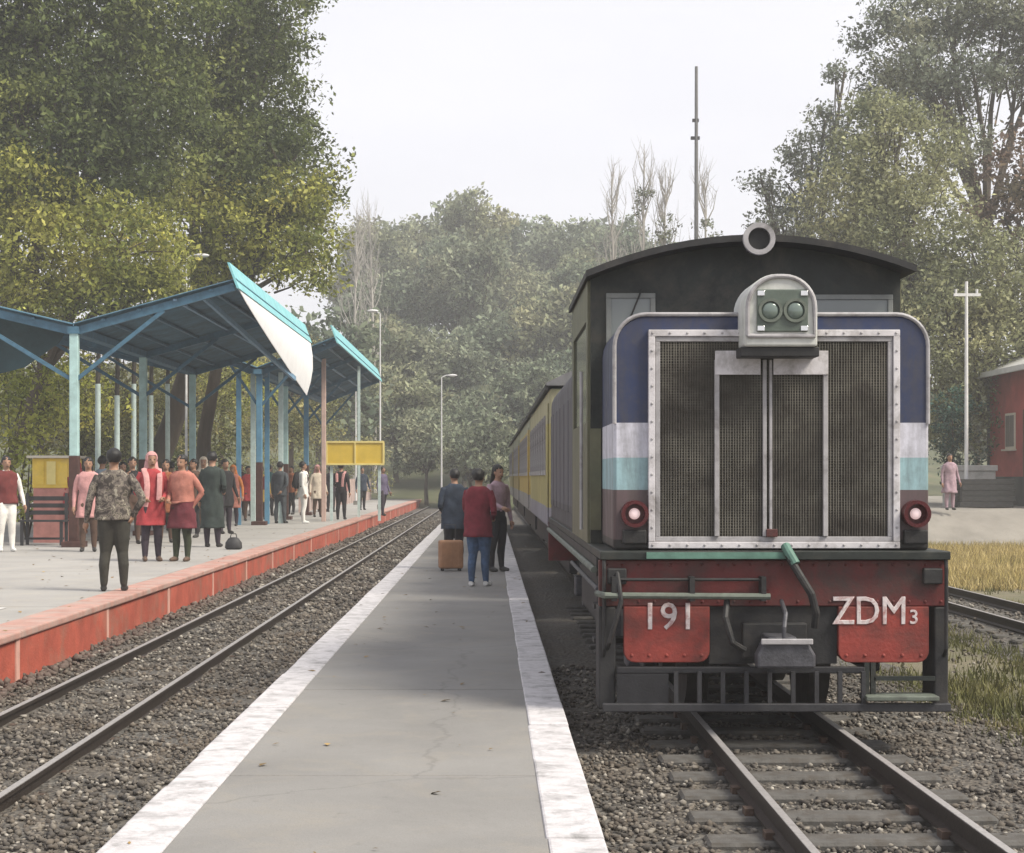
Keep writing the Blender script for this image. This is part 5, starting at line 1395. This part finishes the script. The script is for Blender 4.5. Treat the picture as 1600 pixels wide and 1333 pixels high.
person('man in white with a maroon waistcoat at the picture edge beside the bench', 10, 862, 1.60, .5, MAIN, cl_white, cl_white, shoes=M_shoew, arms=('slack', 'slack'), jacket=(cl_maroon, .50))
person('man in brown patterned shirt and dark trousers standing nearest on the left platform', 178, 924, 1.56, PI + .15, MAIN, M_camo, cl_khaki, sleeve='long', arms=('hip', 'slack'), stance=(.068, .03), build=1.12, jacket=(M_camo, .50))
person('person in pale pink half hidden between the teal post and the patterned shirt man', 138, 862, 1.58, .2, MAIN, cl_pink, cl_brown, kurta=(cl_pink, .36, .08), hair='long')
person('woman in red tunic with pink head scarf on the platform', 237, 877, 1.62, .35, MAIN, cl_red, cl_plum, kurta=(cl_red, .33, .10), head_cover=cl_pink, scarf=cl_pink, arms=('bent', 'bent'), shoes=M_sole)
person('woman in peach top over wine tunic beside the woman in red', 284, 877, 1.58, -.3, MAIN, cl_peach, cl_dkgreen, kurta=(cl_wine, .31, .16), jacket=(cl_peach, .56), arms=('bent', 'hip'), hair='bun', shoes=M_sole)
person('person in long bottle green coat standing behind the black bag', 332, 855, 1.70, PI - .2, MAIN, cl_bottle, cl_plum, kurta=(cl_bottle, .20, .05), arms=('bent', 'down'))
person('person in cream shawl half hidden behind the bottle green coat', 318, 832, 1.70, .1, MAIN, cl_cream, cl_brown, kurta=(cl_cream, .45, .05), head_cover=cl_cream)
person('dark dressed man behind the patterned shirt man, next to the woman in red', 207, 850, 1.62, .4, MAIN, cl_black, cl_brown, arms=('phone', 'down'))
person('person in maroon jacket and dark trousers at the middle of the platform', 376, 806, 1.66, .6, MAIN, cl_maroon, cl_black, jacket=(cl_brown, .47), arms=('bent', 'down'))
person('person in pinkish tunic right behind the maroon jacket', 396, 806, 1.55, -.4, MAIN, cl_lilac, cl_brown, kurta=(cl_lilac, .32, .08), hair='long')
person('man in slate grey suit standing between two groups on the platform', 438, 818, 1.66, PI * .9, MAIN, cl_grey, cl_grey, jacket=(cl_grey, .45), arms=('behind', 'down'), stance=(.075, .02))
r_, h_ = person('person in white clothes wearing a dark backpack beside the slate grey man', 474, 818, 1.66, PI * .55, MAIN, cl_white, cl_white, jacket=(cl_white, .42), arms=('down', 'slack'), shoes=M_shoew)
tag(backpack(r_, h_, cl_black), 'dark backpack worn by the person in white on the platform', 'backpack')
person('person in black with pink scarf under the yellow name board', 533, 812, 1.66, PI * .95, MAIN, cl_black, cl_black, scarf=cl_pink, arms=('down', 'bent'))
person('person in dull purple walking along the red platform edge', 598, 806, 1.58, .9, MAIN, cl_purple, cl_plum, kurta=(cl_purple, .42, .05), walk=.06)
r_, h_ = person('person in navy jacket standing beside a tan suitcase on the island platform', 710, 889, 1.60, PI + .3, ISLAND, cl_navy, cl_black, jacket=(cl_navy, .40), arms=('down', 'bent'), build=1.15)
p_navy = r_
person('person in deep red jacket, blue jeans and white shoes on the island platform', 748, 916, 1.58, PI - .35, ISLAND, cl_dkr, cl_jean, jacket=(cl_dkr, .42), arms=('bent', 'forward'), shoes=M_shoew, build=1.08, stance=(.05, .03), walk=.04)
person('long haired woman in dusky pink top leaning by the coaches beside the deep red jacket', 776, 893, 1.66, .7, ISLAND, cl_lilac, cl_black, hair='long', arms=('forward', 'down'), lean=.06)
person('person in pinkish clothes far off beside the timber pile, half hidden by the locomotive', 1484, 797, 1.5, .2, TERR, cl_lilac, cl_lilac, kurta=(cl_lilac, .3, .1), hair='long')
# further passengers waiting under the shelters
cl_teal = cloth('teal', (.05, .13, .13)); cl_rust = cloth('rust', (.26, .09, .04)); cl_sky = cloth('pale_blue', (.26, .34, .42)); cl_orange = cloth('orange', (.48, .17, .05)); cl_must = cloth('mustard', (.36, .24, .05))
for lb, px, ft, H, fc, sh_, tr_, kw in (
    ('person in rust tunic just behind the two women in red', 259, 848, 1.58, .2, cl_rust, cl_brown, dict(kurta=(cl_rust, .36, .08), hair='long')),
    ('man in pale blue shirt behind the patterned shirt man', 160, 846, 1.66, PI, cl_sky, cl_black, dict(arms=('behind', 'down'))),
    ('person in dark brown behind the peach topped woman', 302, 840, 1.62, -.5, cl_brown, cl_black, dict(jacket=(cl_brown, .46), arms=('phone', 'down'))),
    ('person in black coat beside the bottle green coat, farther back', 352, 834, 1.64, .7, cl_black, cl_plum, dict(jacket=(cl_black, .36))),
    ('woman in mustard tunic near the blue uprights', 408, 812, 1.56, .1, cl_must, cl_brown, dict(kurta=(cl_must, .33, .1), hair='bun', scarf=cl_maroon)),
    ('man in dark teal jacket behind the slate grey man', 421, 806, 1.66, 2.6, cl_teal, cl_black, dict(jacket=(cl_teal, .46))),
    ('person in rust jacket behind the slate grey man, next to the white clothed person', 455, 804, 1.62, -.6, cl_rust, cl_black, dict(jacket=(cl_rust, .45), arms=('bent', 'down'))),
    ('person in pale clothes beside the pink shelter post', 496, 808, 1.62, .4, cl_cream, cl_brown, dict(kurta=(cl_cream, .35, .07), head_cover=cl_pink)),
    ('dark figure seen between the pink post and the black dressed person', 517, 800, 1.64, 2.9, cl_plum, cl_black, dict(jacket=(cl_plum, .44))),
    ('dark figure far along the platform right of the name board leg', 566, 797, 1.62, .4, cl_navy, cl_black, dict(jacket=(cl_navy, .44), walk=.05)),
    ('woman in orange tunic close behind the dark dressed man', 192, 844, 1.55, .3, cl_orange, cl_brown, dict(kurta=(cl_orange, .32, .1), hair='long', scarf=cl_red)),
    ('person in bright red jacket between the two red dressed women, farther back', 268, 830, 1.60, 2.8, cl_red, cl_black, dict(jacket=(cl_red, .45))),
    ('woman in orange shawl behind the black coat', 364, 822, 1.55, -.2, cl_orange, cl_plum, dict(kurta=(cl_peach, .30, .1), head_cover=cl_orange)),
    ('person in red tunic between the maroon jacket and the blue uprights', 388, 814, 1.56, .5, cl_red, cl_brown, dict(kurta=(cl_red, .36, .1), hair='bun')),
    ('man in white shirt behind the peach topped woman, by the slim posts', 288, 826, 1.66, .3, cl_white, cl_khaki, dict(arms=('down', 'bent'))),
    ('woman in red shawl standing behind the pale pink person by the teal post', 120, 848, 1.55, .1, cl_red, cl_brown, dict(kurta=(cl_dkr, .30, .1), head_cover=cl_red))):
    person(lb, px, ft, H, fc, MAIN, sh_, tr_, **kw)
# tan suitcase
M_tan = pm('suitcase_tan', (.32, .17, .09), .6, .2, 6, .1); 
sc_ = empty('suitcase', (p_navy.location.x - .03, p_navy.location.y - .55, ISLAND), .2); tag(sc_, 'tan upright suitcase at the feet of the navy jacket person', 'suitcase')
m = MB(); m.box(-.20, .17, -.11, .11, .04, .48); m.build('shell', M_tan, sc_, bevel=.03)
for x in (-.13, -.015, .10):
    m = MB(); m.box(x - .012, x + .012, -.118, -.1101, .08, .44); m.build('rib', M_tan, sc_)
m = MB(); m.tube([(-.10, .07, .47), (-.10, .07, .72), (.07, .07, .72), (.07, .07, .47)], .009, 6); m.build('pull_handle', M_bench, sc_)
for x in (-.15, .12):
    for y in (-.07, .07):
        m = MB(); m.tube([(x - .012, y, .022), (x + .012, y, .022)], .021, 10); m.build('wheel', M_bench, sc_)

# ================================================================== HAZE
hz = MB(); hz.box(-175, 175, -6, 345, -1.4, 34)
m_ = bpy.data.materials.new('haze'); m_.use_nodes = True; t_ = m_.node_tree; t_.nodes.clear()
pv = t_.nodes.new('ShaderNodeVolumePrincipled'); pv.inputs['Color'].default_value = (.95, .96, .98, 1); pv.inputs['Density'].default_value = .0015; pv.inputs['Anisotropy'].default_value = .2
ou = t_.nodes.new('ShaderNodeOutputMaterial'); t_.links.new(pv.outputs[0], ou.inputs['Volume'])
o = hz.build('haze', m_); tag(o, 'thin pale morning haze filling the station valley', 'haze', kind='stuff')
